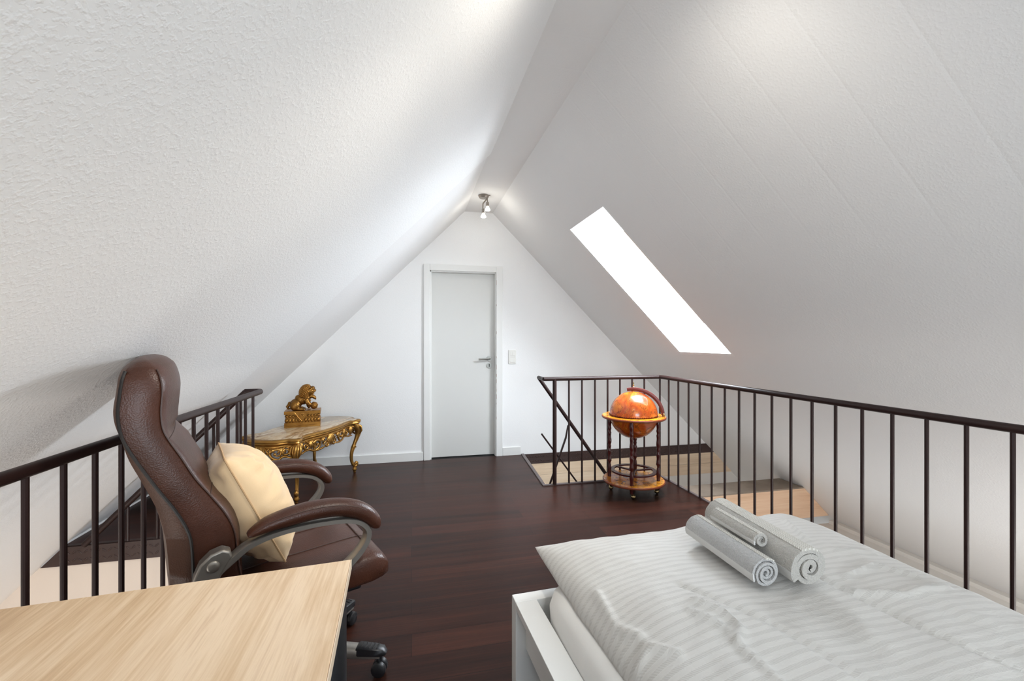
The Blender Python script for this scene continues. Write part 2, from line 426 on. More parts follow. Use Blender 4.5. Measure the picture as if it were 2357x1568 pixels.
# gable wall with the door opening
DX0, DX1, DZ = 0.178, 0.905, 1.995
bm = nb(); fy = lambda a, b, c: (a, c, b)
prism(bm, [(-2.35, -0.30), (DX0, -0.30), (DX0, 2.30), (slopeL(2.30) - 0.1, 2.30), (-2.5, -0.30)], (D, D + 0.2), fy)
prism(bm, [(DX0, DZ), (DX1, DZ), (DX1, 2.7), (0.45, 2.7), (DX0, 2.45)], (D, D + 0.2), fy)
prism(bm, [(DX1, -0.30), (3.95, -0.30), (1.0, 2.7), (DX1, 2.7)], (D, D + 0.2), fy)
struct('wall_far', bm, M['wall'], smooth=0)
b = nb(); box(b, 0.0, 1.1, D + 0.2, D + 0.22, -0.1, 2.2); box(b, 0.0, 1.1, D - 0.01, D + 0.2, -0.1, -0.002)
struct('door_light_blocker', b, M['dark'], smooth=0)  # added unseen dark box, keeps sky light from leaking in under the door
# wall behind the camera, with a window
bm = nb(); y0, y1 = YB - 0.2, YB
wx0, wx1, wz0, wz1 = -0.05, 1.55, 0.72, 1.92
prism(bm, [(-2.1, -0.3), (wx0, -0.3), (wx0, 2.02), (-0.06, 2.02)], (y0, y1), fy)
prism(bm, [(wx0, -0.3), (wx1, -0.3), (wx1, wz0), (wx0, wz0)], (y0, y1), fy)
prism(bm, [(wx0, wz1), (wx1, wz1), (0.87, 2.66), (0.55, 2.66), (wx0, 2.05)], (y0, y1), fy)
prism(bm, [(wx1, -0.3), (3.8, -0.3), (1.57, 1.94), (wx1, 1.94)], (y0, y1), fy)
struct('wall_near', bm, M['wall'], smooth=0)
w3 = thing('window_3', None, None, kind='structure')
b = nb()
for a in ((wx0, wx0 + .06, wz0, wz1), (wx1 - .06, wx1, wz0, wz1), (wx0, wx1, wz0, wz0 + .06), (wx0, wx1, wz1 - .06, wz1), (0.72, 0.78, wz0, wz1)):
    box(b, a[0], a[1], y0 + .06, y0 + .12, a[2], a[3])
obj('window_frame', b, M['white_gloss'], w3, smooth=0)
obj('pane', bxm(wx0, wx1, y0 + .085, y0 + .093, wz0, wz1), M['glass'], w3, smooth=0)
# baseboards
struct('baseboard_far_left', bxm(-1.97, 0.118, D - 0.016, D, 0, 0.088), M['white_gloss'], smooth=0, bevel=0.002)
struct('baseboard_far_right', bxm(0.965, 1.165, D - 0.016, D, 0, 0.088), M['white_gloss'], smooth=0, bevel=0.002)

# door
dr = thing('door_1', None, None, (0.54, D, 0), kind='structure')
b = nb()
for xa, xb in ((-0.415, -0.352), (0.352, 0.422)): box(b, xa, xb, -0.022, 0.0, 0, 2.05)
box(b, -0.3519, 0.3519, -0.022, 0.0, 1.984, 2.05)
for xa, xb in ((-0.36, -0.335), (0.343, 0.362)): box(b, xa, xb, -0.0, 0.11, 0, 1.99)
box(b, -0.36, 0.362, 0.0, 0.11, 1.972, 1.998)
obj('door_casing', b, M['white_gloss'], dr, smooth=0, bevel=0.003)
obj('door_leaf', bxm(-0.3345, 0.3425, 0.062, 0.10, 0.006, 1.9715), M['door_white'], dr, smooth=0, bevel=0.002)
b = nb()
def diskY(b, x, y0, y1, z, r, n=20):
    loft(b, [[(x + r * math.cos(2 * PI * k / n), y, z + r * math.sin(2 * PI * k / n)) for k in range(n)] for y in (y0, y1)])
diskY(b, 0.288, 0.05, 0.062, 1.052, 0.028)
tube(b, [(0.288, 0.055, 1.052), (0.288, 0.012, 1.052), (0.28, 0.004, 1.052), (0.22, 0.003, 1.050), (0.165, 0.004, 1.047)], 0.0095, n=10)
hb = b; b = nb()
for z_, h_ in ((.40, .03), (.56, .02), (.62, .05), (.70, .03), (.79, .045), (.86, .03), (.94, .05), (1.06, .02), (1.32, .03), (1.62, .02), (1.85, .05)):
    box(b, .3512, .3552 - .0015 * (z_ * 7 % 1), -.0228, -.0210, z_, z_ + h_)
obj('chipped_edge', b, simple('bare_chipped_wood', (120, 92, 66), 0.8), dr, smooth=0); b = hb
h = obj('door_handle', b, M['steel'], dr)
b = nb(); diskY(b, 0.288, 0.052, 0.062, 0.975, 0.028)
k = obj('keyhole_rosette', b, M['steel'], dr)
b = nb(); box(b, 0.285, 0.291, 0.050, 0.0525, 0.962, 0.985); diskY(b, 0.288, 0.0495, 0.0525, 0.985, 0.006, 10)
obj('keyhole', b, M['dark'], k, smooth=0)

# light switch
sw = thing('light_switch', 'white double light switch plate on the wall right of the door', 'light switch', (1.072, D, 0.995))
obj('switch_frame', bxm(-0.041, 0.041, -0.011, 0, 0, 0.152), M['switch'], sw, smooth=0, bevel=0.004, segs=3)
for xa, xb, za, zb in ((-0.027, -0.001, 0.091, 0.134), (0.001, 0.027, 0.091, 0.134), (-0.027, 0.027, 0.018, 0.062)):
    b = nb(); v = box(b, xa, xb, -0.0165, -0.009, za, zb)
    for q in v:
        if q.co.z > (za + zb) / 2 and q.co.y < -0.012: q.co.y += 0.004
    obj('rocker', b, M['switch'], sw, smooth=0, bevel=0.002)

# ------------------------------------------------------------------ stairwells
def lugs(b, x0, x1, y, z0, z1):
    rows = [(z0 + (z1 - z0) * 0.28, 1), (z0 + (z1 - z0) * 0.72, -1)]; st = 0.062
    for z, sg in rows:
        x = x0 + 0.03
        i = 0
        while x < x1 - 0.02:
            a = (0.75 if (i % 2) else -0.75)
            ball(b, (x, y, z), (0.017, 0.0035, 0.0052), 8, 5, Matrix.Rotation(a, 3, 'Y'))
            x += st / 2 if True else st; i += 1
# right: kerb on the floor edge, tread plate band, boards, lower walls
b = nb()
prism(b, [(1.098, 3.612), (2.222, 3.612), (2.222, 3.640), (1.128, 3.640), (1.205, D - 0.005), (1.172, D - 0.005)], (-0.12, 0.010), lambda a, c, d: (a, c, d))
box(b, 2.2221, 2.246, YB, 3.64, -0.12, 0.010)
struct('trim_1', b, M['kerb'], smooth=0, bevel=0.002)
b = nb(); prism(b, [(1.2, -0.107), (3.61, -0.107), (3.50, 0.0), (1.2, 0.0)], (D - 0.010, D + 0.001), fy); lugs(b, 1.22, 3.46, D - 0.010, -0.107, 0.0)
struct('trim_2', b, M['plate'], smooth=40)
b = nb()
prism(b, [(1.2, -0.236), (3.74, -0.236), (3.61, -0.110), (1.2, -0.110)], (D - 0.006, D + 0.02), fy)
prism(b, [(1.2, -0.362), (3.87, -0.362), (3.74, -0.239), (1.2, -0.239)], (D - 0.006, D + 0.02), fy)
struct('trim_3', b, M['pine'], smooth=0, bevel=0.001)
b = nb(); prism(b, [(1.0, -1.55), (5.15, -1.55), (3.90, -0.31), (1.0, -0.31)], (D + 0.002, D + 0.2), fy)
struct('wall_stairwell_far', b, M['lower_white'], smooth=0)
b = nb(); prism(b, [(2.25, -0.137), (3.612, -0.137), (3.625, -0.15), (2.25, -0.15)], (3.44, 3.716), fy)
bb = nb(); prism(bb, [(2.25, -0.150), (3.631, -0.150), (3.915, -0.434), (2.25, -0.434)], (3.445, 3.71), fy)
bmt = thing('beam', None, None, kind='structure')
obj('beam_top', b, M['dust'], bmt, smooth=0); obj('beam_board', bb, M['pine_warm'], bmt, smooth=0)
b = nb(); box(b, 2.25, 4.02, YB, 3.444, -0.56, -0.505)
box(b, 3.90, 3.965, YB, 3.43, -0.5055, -0.475)
struct('floor_lower_right', b, M['lower_white'], smooth=0)
struct('floor_lower_well', bxm(1.0, 4.98, 3.4441, D, -1.56, -1.50), M['lower_white'], smooth=0)
struct('wall_stairwell_side', bxm(1.0, 1.10, 3.64, D, -1.5, -0.305), M['lower_white'], smooth=0)
struct('wall_stairwell_near', bxm(1.0, 4.0, 3.42, 3.4439, -1.5, -0.565), M['lower_white'], smooth=0)
# left: tread plate band along the far edge, cream wall below
b = nb(); prism(b, [(-2.155, -0.107), (-0.99, -0.107), (-0.99, 0.004), (-2.045, 0.004)], (3.178, 3.1885), fy); lugs(b, -2.08, -1.0, 3.178, -0.107, 0.0)
box(b, -2.05, -0.99, 3.1886, 3.215, 0.0005, 0.008); box(b, -1.0, -0.978, YB, 3.195, -0.12, 0.008)
struct('trim_4', b, M['plate'], smooth=40)
b = nb(); prism(b, [(-3.60, -1.47), (-0.99, -1.47), (-0.99, -0.1075), (-2.20, -0.1075)], (3.189, 3.1949), fy)
struct('wall_stairwell_left', b, M['cream'], smooth=0)
struct('floor_lower_left', bxm(-3.6, -0.95, YB, 3.3, -1.56, -1.46), M['cream'], smooth=0)
struct('wall_stairwell_inner', bxm(-0.99, -0.95, YB, 3.19, -1.46, -0.305), M['cream'], smooth=0)
struct('wall_stairwell_near_left', bxm(-3.6, -0.95, YB - 0.1, YB, -1.5, 0.5), M['cream'], smooth=0)

# ------------------------------------------------------------------ railings
RH = 0.918
def cyl(b, p, q, r, n=12): tube(b, [p, q], r, n=n)
rr = thing('stair_railing', 'long brown metal railing with thin balusters round the right stair opening behind the globe', 'railing', (2.215, 3.62, 0))
ox, oy = 2.215, 3.62
b = nb(); tube(b, [(1.107 - ox, 0, RH), (-0.02, 0, RH), (-0.006, -0.006, RH), (0, -0.02, RH), (0, 0.25 - oy, RH)], 0.0175, n=14)
cyl(b, (1.110 - ox, 0, RH), (1.112 - ox, 0.17, RH), 0.0165)
obj('handrail', b, M['rail'], rr)
b = nb(); cyl(b, (1.2057 - ox, 0, 0.008), (1.2057 - ox, 0, RH), 0.0175, 14); obj('post', b, M['rail'], rr)
def bal(parent, x, y, z0, z1, r=0.0082):
    b = nb(); cyl(b, (x, y, z0), (x, y, z1), r, 10); return obj('baluster', b, M['rail'], parent)
for x in (1.3366, 1.4570, 1.5795, 1.6997, 1.8192, 1.9383, 2.0590): bal(rr, x - ox, 0, 0.008, RH)
for i in range(21): bal(rr, 0, -0.002 - 0.1424 * i - (0.0 if i else 0), 0.008, RH)
b = nb(); sl = -(0.932 / 0.666)
def dg(t, dz=0.0): return (1.114 + t - ox, 0.18, RH + dz + sl * t)
cyl(b, (1.112 - ox, 0.17, RH), dg(1.05), 0.0165); obj('stair_handrail', b, M['rail'], rr)
b = nb(); cyl(b, (1.148 - ox, 0.20, 0.405), (1.62 - ox, 0.20, -0.235), 0.0078); obj('knee_rail', b, M['rail'], rr)
b = nb(); tube(b, [(1.395 - ox, 0.185, 0.475), (1.376 - ox, 0.19, 0.36), (1.20 - ox, 0.20, -0.13)], [0.005, 0.012, 0.012], [0.005, 0.006, 0.006], rect=True); obj('strut', b, M['rail'], rr)
st = thing('staircase', 'top treads of the right stair just inside the floor opening', 'stairs', (1.14, 3.66, -0.30))
obj('tread', bxm(0.0, 0.075, 0.0, 0.16, 0.20, 0.235), M['plate'], st, smooth=0, bevel=0.002)
obj('stringer', bxm(0.0, 0.05, 0.165, 0.26, 0.20, 0.25), M['pine_warm'], st, smooth=0, bevel=0.002)
obj('riser', bxm(-0.02, 0.0, 0.0, 0.9, 0.0, 0.23), M['plate'], st, smooth=0)

lx = -0.955
rl = thing('stair_railing', 'brown metal railing along the left stair opening behind the office chair', 'railing', (lx, 3.17, 0))
b = nb(); tube(b, [(0, 0.25 - 3.17, RH), (0, -0.03, RH), (-0.006, -0.010, RH), (-0.03, 0, RH), (-0.10, 0.0, RH)], 0.0175, n=14); obj('handrail', b, M['rail'], rl)
gs = math.tan(math.radians(46.0))
def gz(x): return RH - (-0.10 - x) * gs
b = nb(); cyl(b, (-0.095, 0.0, RH), (-0.10 - RH / gs + 0.01, 0.0, 0.012), 0.0175); obj('guard_rail', b, M['rail'], rl)
for i in range(19): bal(rl, 0, 3.007 - 3.17 - 0.1265 * i, 0.006, RH)
for i in range(5):
    x = -0.13 - 0.157 * i; bal(rl, x, 0.018, 0.008, gz(x))

# ------------------------------------------------------------------ ceiling spot lamp
lp = thing('ceiling_spotlight', 'small nickel ceiling spotlight with two lit bulbs under the ridge', 'lamp', (0.668, 4.12, 2.626))
b = nb(); lathe(b, [(0.0, 0.0), (0.048, -0.001), (0.050, -0.012), (0.040, -0.028), (0.0, -0.030)], 20); obj('canopy', b, M['nickel'], lp)
b = nb(); tube(b, [(0.04, -0.02, -0.01), (0.03, -0.02, -0.035), (-0.012, -0.03, -0.088)], 0.0065, n=8)
tube(b, [(-0.012, -0.03, -0.088), (-0.012, -0.03, -0.135)], 0.006, n=8); tube(b, [(0.045, -0.01, 0.0), (0.06, -0.02, 0.0)], 0.006, n=8); obj('arm', b, M['nickel'], lp)
b = nb(); tube(b, [(0.034, 0.0, -0.02), (0.036, 0.0, -0.06)], 0.0055, n=8); obj('arm', b, M['nickel'], lp)
for (x, y, z, tx) in ((-0.008, -0.03, -0.135, 0.006), (0.037, 0.0, -0.058, 0.0)):
    b = nb(); lathe(b, [(0.006, 0.0), (0.015, -0.006), (0.0155, -0.044), (0.0, -0.045)], 16, (x, y, z)); obj('lamp_holder', b, M['nickel'], lp)
    b = nb(); lathe(b, [(0.011, -0.042), (0.012, -0.052), (0.025, -0.076), (0.0245, -0.082), (0.0, -0.086)], 18, (x, y, z)); obj('bulb', b, M['bulb'], lp)
    l = bpy.data.lights.new('bulb_light', 'POINT'); l.energy = 0.7; l.color = (1, 0.96, 0.88); l.shadow_soft_size = 0.03
    lo = bpy.data.objects.new('bulb_light', l); COL.objects.link(lo); lo.location = (0.668 + x, 4.12 + y, 2.626 + z - 0.10)
# the second ceiling fitting hangs from the ridge just above the picture; its open bulbs light both slopes and the bed
for tgt, en, sz in (((-0.55, 1.9, 1.45), 10, 2.5), ((-0.35, 1.8, 0.7), 32, 1.6), ((2.5, 2.2, 0.95), 7, 2.5)):
    l = bpy.data.lights.new('ridge_bulb', 'SPOT'); l.energy = en; l.color = (1, 0.94, 0.84); l.spot_size = sz; l.spot_blend = 1.0; l.shadow_soft_size = 0.05
    lo = bpy.data.objects.new('ridge_bulb', l); COL.objects.link(lo); lo.location = (0.70, 1.10, 2.22)
    lo.rotation_euler = (Vector(tgt) - lo.location).to_track_quat('-Z', 'Y').to_euler()

# ------------------------------------------------------------------ desk
dk = thing('desk', 'desk with light oak top at the bottom left corner', 'desk', (-0.45, 0.72, 0))
top = [(0.312, 0.362), (-0.475, 0.2967), (-0.475, -0.75), (0.352, -0.75)]
b = nb(); prism(b, top, (0.718, 0.74), lambda a, c, d: (a, c, d)); obj('desktop', b, M['oak'], dk, smooth=0, bevel=0.0015)
b = nb(); e0, e1 = Vector((0.3125, 0.3625, 0)), Vector((0.3525, -0.75, 0))
prism(b, [(e0.x, e0.y), (e0.x + 0.0018, e0.y), (e1.x + 0.0018, e1.y), (e1.x, e1.y)], (0.7185, 0.7395), lambda a, c, d: (a, c, d)); obj('edge_band', b, M['oak_edge'], dk, smooth=0)
b = nb(); lathe(b, [(0.0, 0.0), (0.034, 0.0), (0.034, 0.692), (0.031, 0.701), (0.018, 0.703), (0.018, 0.7175), (0, 0.7175)], 24, (0.283, 0.26, 0)); obj('leg', b, M['black_metal'], dk)
b = nb(); box(b, 0.17, 0.245, -0.75, 0.30, 0.672, 0.7175); box(b, 0.20, 0.24, -0.6, 0.25, 0.25, 0.672); obj('side_panel', b, M['black_metal'], dk, smooth=0)
b = nb(); lathe(b, [(0.0, 0.0), (0.034, 0.0), (0.034, 0.655), (0.018, 0.666), (0.018, 0.718), (0, 0.718)], 24, (-0.40, 0.22, 0)); obj('leg', b, M['black_metal'], dk)

# ------------------------------------------------------------------ office chair (local x = forward, y = chair's left)
ch = thing('office_chair', 'brown leather executive office chair with silver arms behind the desk', 'office chair', (-0.42, 1.78, 0), math.radians(24.5))
pip = [(-.317, .50), (-.317, .574), (-.321, .67), (-.332, .72), (-.358, .778), (-.394, .841), (-.429, .906), (-.460, .969), (-.473, 1.01), (-.478, 1.058), (-.475, 1.10), (-.470, 1.145), (-.462, 1.172), (-.452, 1.190), (-.443, 1.201)]
sea = [(-.195, .50), (-.21, .600), (-.217, .675), (-.238, .735), (-.278, .802), (-.313, .857), (-.347, .925), (-.373, .974), (-.386, 1.008), (-.390, 1.055), (-.387, 1.11), (-.392, 1.148), (-.403, 1.176), (-.418, 1.194), (-.431, 1.203)]
she = [(-.362, .50), (-.369, .578), (-.377, .681), (-.384, .730), (-.400, .792), (-.430, .868), (-.456, .93), (-.471, .985), (-.482, 1.02), (-.486, 1.058), (-.481, 1.10), (-.476, 1.145), (-.468, 1.170), (-.457, 1.188), (-.446, 1.199)]
wid = [.245, .252, .255, .256, .256, .256, .254, .252, .250, .247, .243, .234, .220, .190, .135]
blg = [.012, .026, .030, .030, .016, .030, .030, .016, .036, .042, .043, .043, .044, .040, .026]
KS = 4
def dense(L): return spline([(a, b, 0) for a, b in L], KS)
P_, S_, Q_ = dense(pip), dense(sea), dense(she); n_ = len(P_)
W_ = lerp_list(wid, n_); B_ = lerp_list(blg, n_)
rings = []
for i in range(n_):
    p, s, w, bg = P_[i], S_[i], W_[i], B_[i]
    tn = (S_[min(i + 1, n_ - 1)] - S_[max(i - 1, 0)]).normalized(); nx, nz = tn.y, -tn.x
    if i > n_ - 16:
        q_b = min(1.0, (i - n_ + 16) / 8); nx, nz = nx * (1 - q_b) + 0.92 * q_b, nz * (1 - q_b) + 0.12 * q_b
    ring = [(p.x, -w, p.y)]
    for t in (0.35, 0.7, 0.9): ring.append((p.x + (s.x - p.x) * t, -w - 0.008 * math.sin(PI * t) + 0.004 * t, p.y + (s.y - p.y) * t))
    M_ = 14
    for j in range(M_ + 1):
        u = -1 + 2 * j / M_; e = bg * (1 - abs(u) ** 2.6)
        ring.append((s.x + nx * e, u * (w - 0.006), s.y + nz * e))
    for t in (0.9, 0.7, 0.35): ring.append((p.x + (s.x - p.x) * t, w + 0.008 * math.sin(PI * t) - 0.004 * t, p.y + (s.y - p.y) * t))
    ring.append((p.x, w, p.y))
    rings.append(ring)
b = nb(); loft(b, rings); bk = obj('backrest', b, M['leather'], ch, smooth=70)
rings = []
for i in range(n_):
    p, q, w = P_[i], Q_[i], W_[i]; ring = [(p.x + 0.002, -w, p.y)]
    for j in range(11):
        u = -1 + 2 * j / 10; e = (1 - abs(u) ** 3); ring.append((q.x - 0.012 * e * min(1, (n_ - i) / 10), u * (w - 0.012), q.y))
    ring.append((p.x + 0.002, w, p.y)); rings.append(ring)
b = nb(); loft(b, rings); obj('back_shell', b, M['leather_shell'], ch, smooth=70)
for sg in (-1, 1):
    b = nb(); tube(b, [(p.x, sg * (w + 0.002), p.y) for p, w in zip(P_, W_)][:-9], 0.0042, n=6); obj('piping', b, M['black_cord'], bk)
b = nb()
for sg in (-1, 1):
    tube(b, [(s.x + 0.001, sg * (w - 0.004), s.y) for s, w in zip(S_, W_)][:-9], 0.0022, n=5)
for zi in (4, 7):   # creases across the front
    i = zi * KS; s, w, bg = S_[i], W_[i], B_[i]
    tn = (S_[i + 1] - S_[i - 1]).normalized()
    tube(b, [(s.x + tn.y * bg * (1 - abs(u) ** 2.6) + 0.0005, u * (w - 0.004), s.y - tn.x * bg * (1 - abs(u) ** 2.6)) for u in [-1 + k / 10 for k in range(21)]], 0.0016, n=5)
obj('stitching', b, M['stitch'], bk)
# seat
rings = []
for f, zt, zb, w in ((-.225, .47, .405, .22), (-.20, .487, .39, .25), (-.10, .492, .385, .262), (0.03, .496, .382, .268), (.14, .500, .380, .268), (.20, .500, .380, .266), (.235, .488, .386, .262), (.256, .462, .398, .254), (.260, .435, .415, .235)):
    ring = []; h = (zt - zb) / 2; c = (zt + zb) / 2; nn = 28
    for k_ in range(nn):
        a = 2 * PI * k_ / nn; ca, sa = math.cos(a), math.sin(a)
        ring.append((f, w * math.copysign(abs(ca) ** 0.28, ca), c + h * math.copysign(abs(sa) ** 0.5, sa)))
    rings.append(ring)
b = nb(); loft(b, rings); seat = obj('seat', b, M['leather'], ch, smooth=60)
b = nb()
for yy in (-0.09, 0.09): tube(b, [(-.19, yy, .487), (-.10, yy, .4925), (.03, yy, .4965), (.14, yy, .5005), (.20, yy, .5005), (.236, yy, .487), (.257, yy, .46)], 0.002, n=5)
tube(b, [(.20, u * .26, .501 - 0.05 * abs(u) ** 10) for u in [-1 + k / 12 for k in range(25)]], 0.0022, n=5)
obj('stitching', b, M['stitch'], seat)
obj('seat_pan', bxm(-.19, .18, -.2, .2, .352, .388), M['black_plastic'], ch, smooth=0, bevel=0.01)
# arms
arm_path = [(-.300, .545), (-.272, .590), (-.225, .626), (-.175, .656), (-.087, .671), (.035, .666), (.112, .651), (.155, .620), (.162, .582), (.138, .543), (.095, .506), (.04, .468)]
pad_c = [(-.190, .679, .004, .016), (-.178, .684, .012, .026), (-.14, .698, .022, .033), (-.09, .706, .027, .036), (-.03, .711, .029, .037), (.03, .709, .029, .037), (.08, .700, .029, .037), (.125, .683, .029, .036), (.16, .660, .027, .035), (.184, .632, .024, .033), (.194, .612, .016, .026), (.196, .604, .004, .012)]
for sg in (-1, 1):
    yy = 0.30 * sg
    b = nb(); sp = spline([(a, 0, c) for a, c in arm_path], 5)
    wdt = lerp_list([.020, .021, .021, .022, .024, .024, .024, .022, .020, .020, .021, .023], len(sp)); thk = lerp_list([.014, .013, .010, .009, .008, .008, .008, .009, .010, .011, .011, .012], len(sp))
    tube(b, [(p.x, yy, p.z) for p in sp], wdt, thk, side=(0, 1, 0), rect=True)
    armo = obj('armrest', b, M['silver'], ch, smooth=50)
    sp = spline([(a, 0, c) for a, c, _, _ in pad_c], 3)
    hh = lerp_list([q[2] for q in pad_c], len(sp)); ww = lerp_list([q[3] for q in pad_c], len(sp))
    b = nb(); tube(b, [(p.x, yy, p.z) for p in sp], ww, hh, n=18, side=(0, 1, 0)); pad = obj('arm_pad', b, M['leather'], armo, smooth=60)
    b = nb()
    for s2 in (-1, 1):
        tube(b, [(p.x, yy + s2 * w * 0.86, p.z + h * 0.50) for p, w, h in zip(sp, ww, hh)][3:-2], 0.0016, n=5)
    obj('stitching', b, M['stitch'], pad)
    # pivot plate on the side of the back
    b = nb(); pl = [(-.335, .50), (-.318, .60), (-.305, .632), (-.280, .655), (-.252, .662), (-.232, .652), (-.228, .636), (-.246, .606), (-.262, .575), (-.255, .50)]
    prism(b, pl, (yy - 0.022 * sg if sg > 0 else yy - 0.022, yy + 0.022 if sg < 0 else yy + 0.022), lambda a, c, d: (a, d, c))
    hub = obj('pivot_plate', b, M['silver'], armo, smooth=40, bevel=0.006, segs=3)
    b = nb(); ball(b, (-.274, yy + sg * 0.023, .622), (.016, .006, .016), 16, 8); obj('pivot_cap', b, M['silver'], hub)
# gas lift and five star base
b = nb(); lathe(b, [(0.03, .06), (0.032, .10), (.028, .21), (.024, .22), (.024, .34), (.0, .345)], 18); obj('gas_lift', b, M['black_plastic'], ch)
for kx in range(5):
    a = math.radians(-36.5 + 72 * kx); ca, sa = math.cos(a), math.sin(a)
    b = nb(); tube(b, [(ca * r, sa * r, z) for r, z in ((0.02, .098), (.12, .096), (.24, .088), (.315, .080))], [.026, .025, .022, .018], [.022, .021, .019, .013], side=(-sa, ca, 0), rect=True)
    leg = obj('base_arm', b, M['silver'], ch, smooth=50)
    b = nb(); tube(b, [(ca * r, sa * r, z) for r, z in ((.222, .095), (.236, .096), (.29, .092), (.322, .088), (.335, .080))], [.020, .0235, .0215, .019, .010], [.010, .017, .0155, .013, .006], side=(-sa, ca, 0), rect=True)
    for q in range(5):
        r = .246 + q * .0145; tube(b, [(ca * r - sa * y_ + 0.004 * ca * (1 - (y_ / .015) ** 2), sa * r + ca * y_ + 0.004 * sa * (1 - (y_ / .015) ** 2), .1105 - q * 0.0006) for y_ in (-.015, -.008, 0, .008, .015)], 0.0018, n=5)
    obj('arm_cap', b, M['black_plastic'], leg, smooth=50)
    b = nb(); cx, cy = ca * .31, sa * .31
    for s2 in (-1, 1):
        yo = s2 * 0.013
        loft(b, [[(cx - sa * (yo + o) + ca * rr_ * math.cos(t), cy + ca * (yo + o) + sa * rr_ * math.cos(t), .027 + rr_ * math.sin(t)) for t in [2 * PI * k / 18 for k in range(18)]] for o, rr_ in ((-.009, .023), (-.006, .027), (.006, .027), (.009, .023))])
    box_pts = tube(b, [(cx, cy, .03), (cx, cy, .078)], .011, n=10)
    obj('caster', b, M['black_plastic'], leg, smooth=50)

# ------------------------------------------------------------------ cushion leaning in the chair
th_c = math.radians(24.5); dv = Vector((math.cos(th_c), math.sin(th_c), 0)); lv = Vector((-math.sin(th_c), math.cos(th_c), 0))
pc = Vector((-.42, 1.78, 0)) + dv * (-.150) + lv * 0.0 + Vector((0, 0, .695))
cu = bpy.data.objects.new  # (kept as plain function reference)
G = 40; b = nb(); H2 = 0.205; V = {}
for s2 in (1, -1):
    for i in range(G + 1):
        for j in range(G + 1):
            u, v = -1 + 2 * i / G, -1 + 2 * j / G
            edge = i in (0, G) or j in (0, G)
            if edge and s2 == -1: V[(s2, i, j)] = V[(1, i, j)]; continue
            pinch = 1 - 0.07 * (1 - u * u) * abs(v) ** 3 if True else 1
            x = u * H2 * (1 - 0.05 * (1 - v * v) * abs(u) ** 2) * (1 - 0.05 * abs(u * v) ** 5) ; z = v * H2 * (1 - 0.05 * (1 - u * u) * abs(v) ** 2) * (1 - 0.05 * abs(u * v) ** 5)
            t = max(0.0, (1 - abs(u) ** 2.6) * (1 - abs(v) ** 2.6)) ** 0.60 * 0.116
            near_edge = max(abs(u), abs(v))
            fold = 0.009 * math.sin(24 * v + 5 * noise.noise((u * 2, v * 2, s2))) * max(0, abs(u) - 0.35) * (1 - abs(u)) * 5
            fold += 0.009 * math.sin(24 * u + 5 * noise.noise((v * 2, u * 2, s2 + 4))) * max(0, abs(v) - 0.35) * (1 - abs(v)) * 5
            fold += 0.009 * noise.noise((u * 2.4, v * 2.4, s2 * 3.0)) * (1 - abs(u) ** 4) * (1 - abs(v) ** 4)
            V[(s2, i, j)] = b.verts.new((s2 * (t + (0 if edge else fold)), x, z))
for s2 in (1, -1):
    for i in range(G):
        for j in range(G): b.faces.new((V[(s2, i, j)], V[(s2, i + 1, j)], V[(s2, i + 1, j + 1)], V[(s2, i, j + 1)]))
co = obj('cushion', b, M['cushion'], None, smooth=80)
co.location = pc; co.rotation_mode = 'XYZ'
# local x = face normal, y = lateral, z = up; tilt back
co.rotation_euler = (Matrix.Rotation(th_c, 3, 'Z') @ Matrix.Rotation(-math.radians(25), 3, 'Y') @ Matrix.Rotation(math.radians(-3), 3, 'X')).to_euler()
tag(co, 'cream velvet cushion leaning against the back of the brown office chair', 'cushion')
b = nb(); ring = []
def cpt(u, v): return (0, u * H2 * (1 - 0.05 * (1 - v * v) * abs(u) ** 2) * (1 - 0.05 * abs(u * v) ** 5), v * H2 * (1 - 0.05 * (1 - u * u) * abs(v) ** 2) * (1 - 0.05 * abs(u * v) ** 5))
for k_ in range(20): ring.append(cpt(-1 + k_ / 10, -1))
for k_ in range(20): ring.append(cpt(1, -1 + k_ / 10))
for k_ in range(20): ring.append(cpt(1 - k_ / 10, 1))
for k_ in range(20): ring.append(cpt(-1, 1 - k_ / 10))
tube(b, ring, 0.0028, n=6, closed=True); obj('seam', b, simple('cushion_seam', (196, 160, 118), 0.8), co)

# ------------------------------------------------------------------ bed
BR = math.radians(3.0); BO = (0.312, 1.366, 0)
bd = thing('bed', 'white bed frame along the lower right', 'bed', BO, BR)
obj('footboard', bxm(0, 1.28, -0.045, 0, 0, 0.44), M['white_gloss'], bd, smooth=0, bevel=0.002)
for xa, xb, pa, pb in ((0.0, 0.068, 0.032, 0.052), (1.212, 1.28, 1.228, 1.248)):
    b = nb(); box(b, xa, xb, -2.08, -0.0455, 0.417, 0.4398); box(b, pa, pb, -2.08, -0.0455, 0.292, 0.4168)
    obj('side_rail', b, M['white_gloss'], bd, smooth=0, bevel=0.0015)
obj('headboard', bxm(0, 1.28, -2.125, -2.0805, 0, 0.60), M['white_gloss'], bd, smooth=0, bevel=0.002)
obj('slat_base', bxm(0.055, 1.225, -2.07, -0.05, 0.30, 0.325), M['white_gloss'], bd, smooth=0)
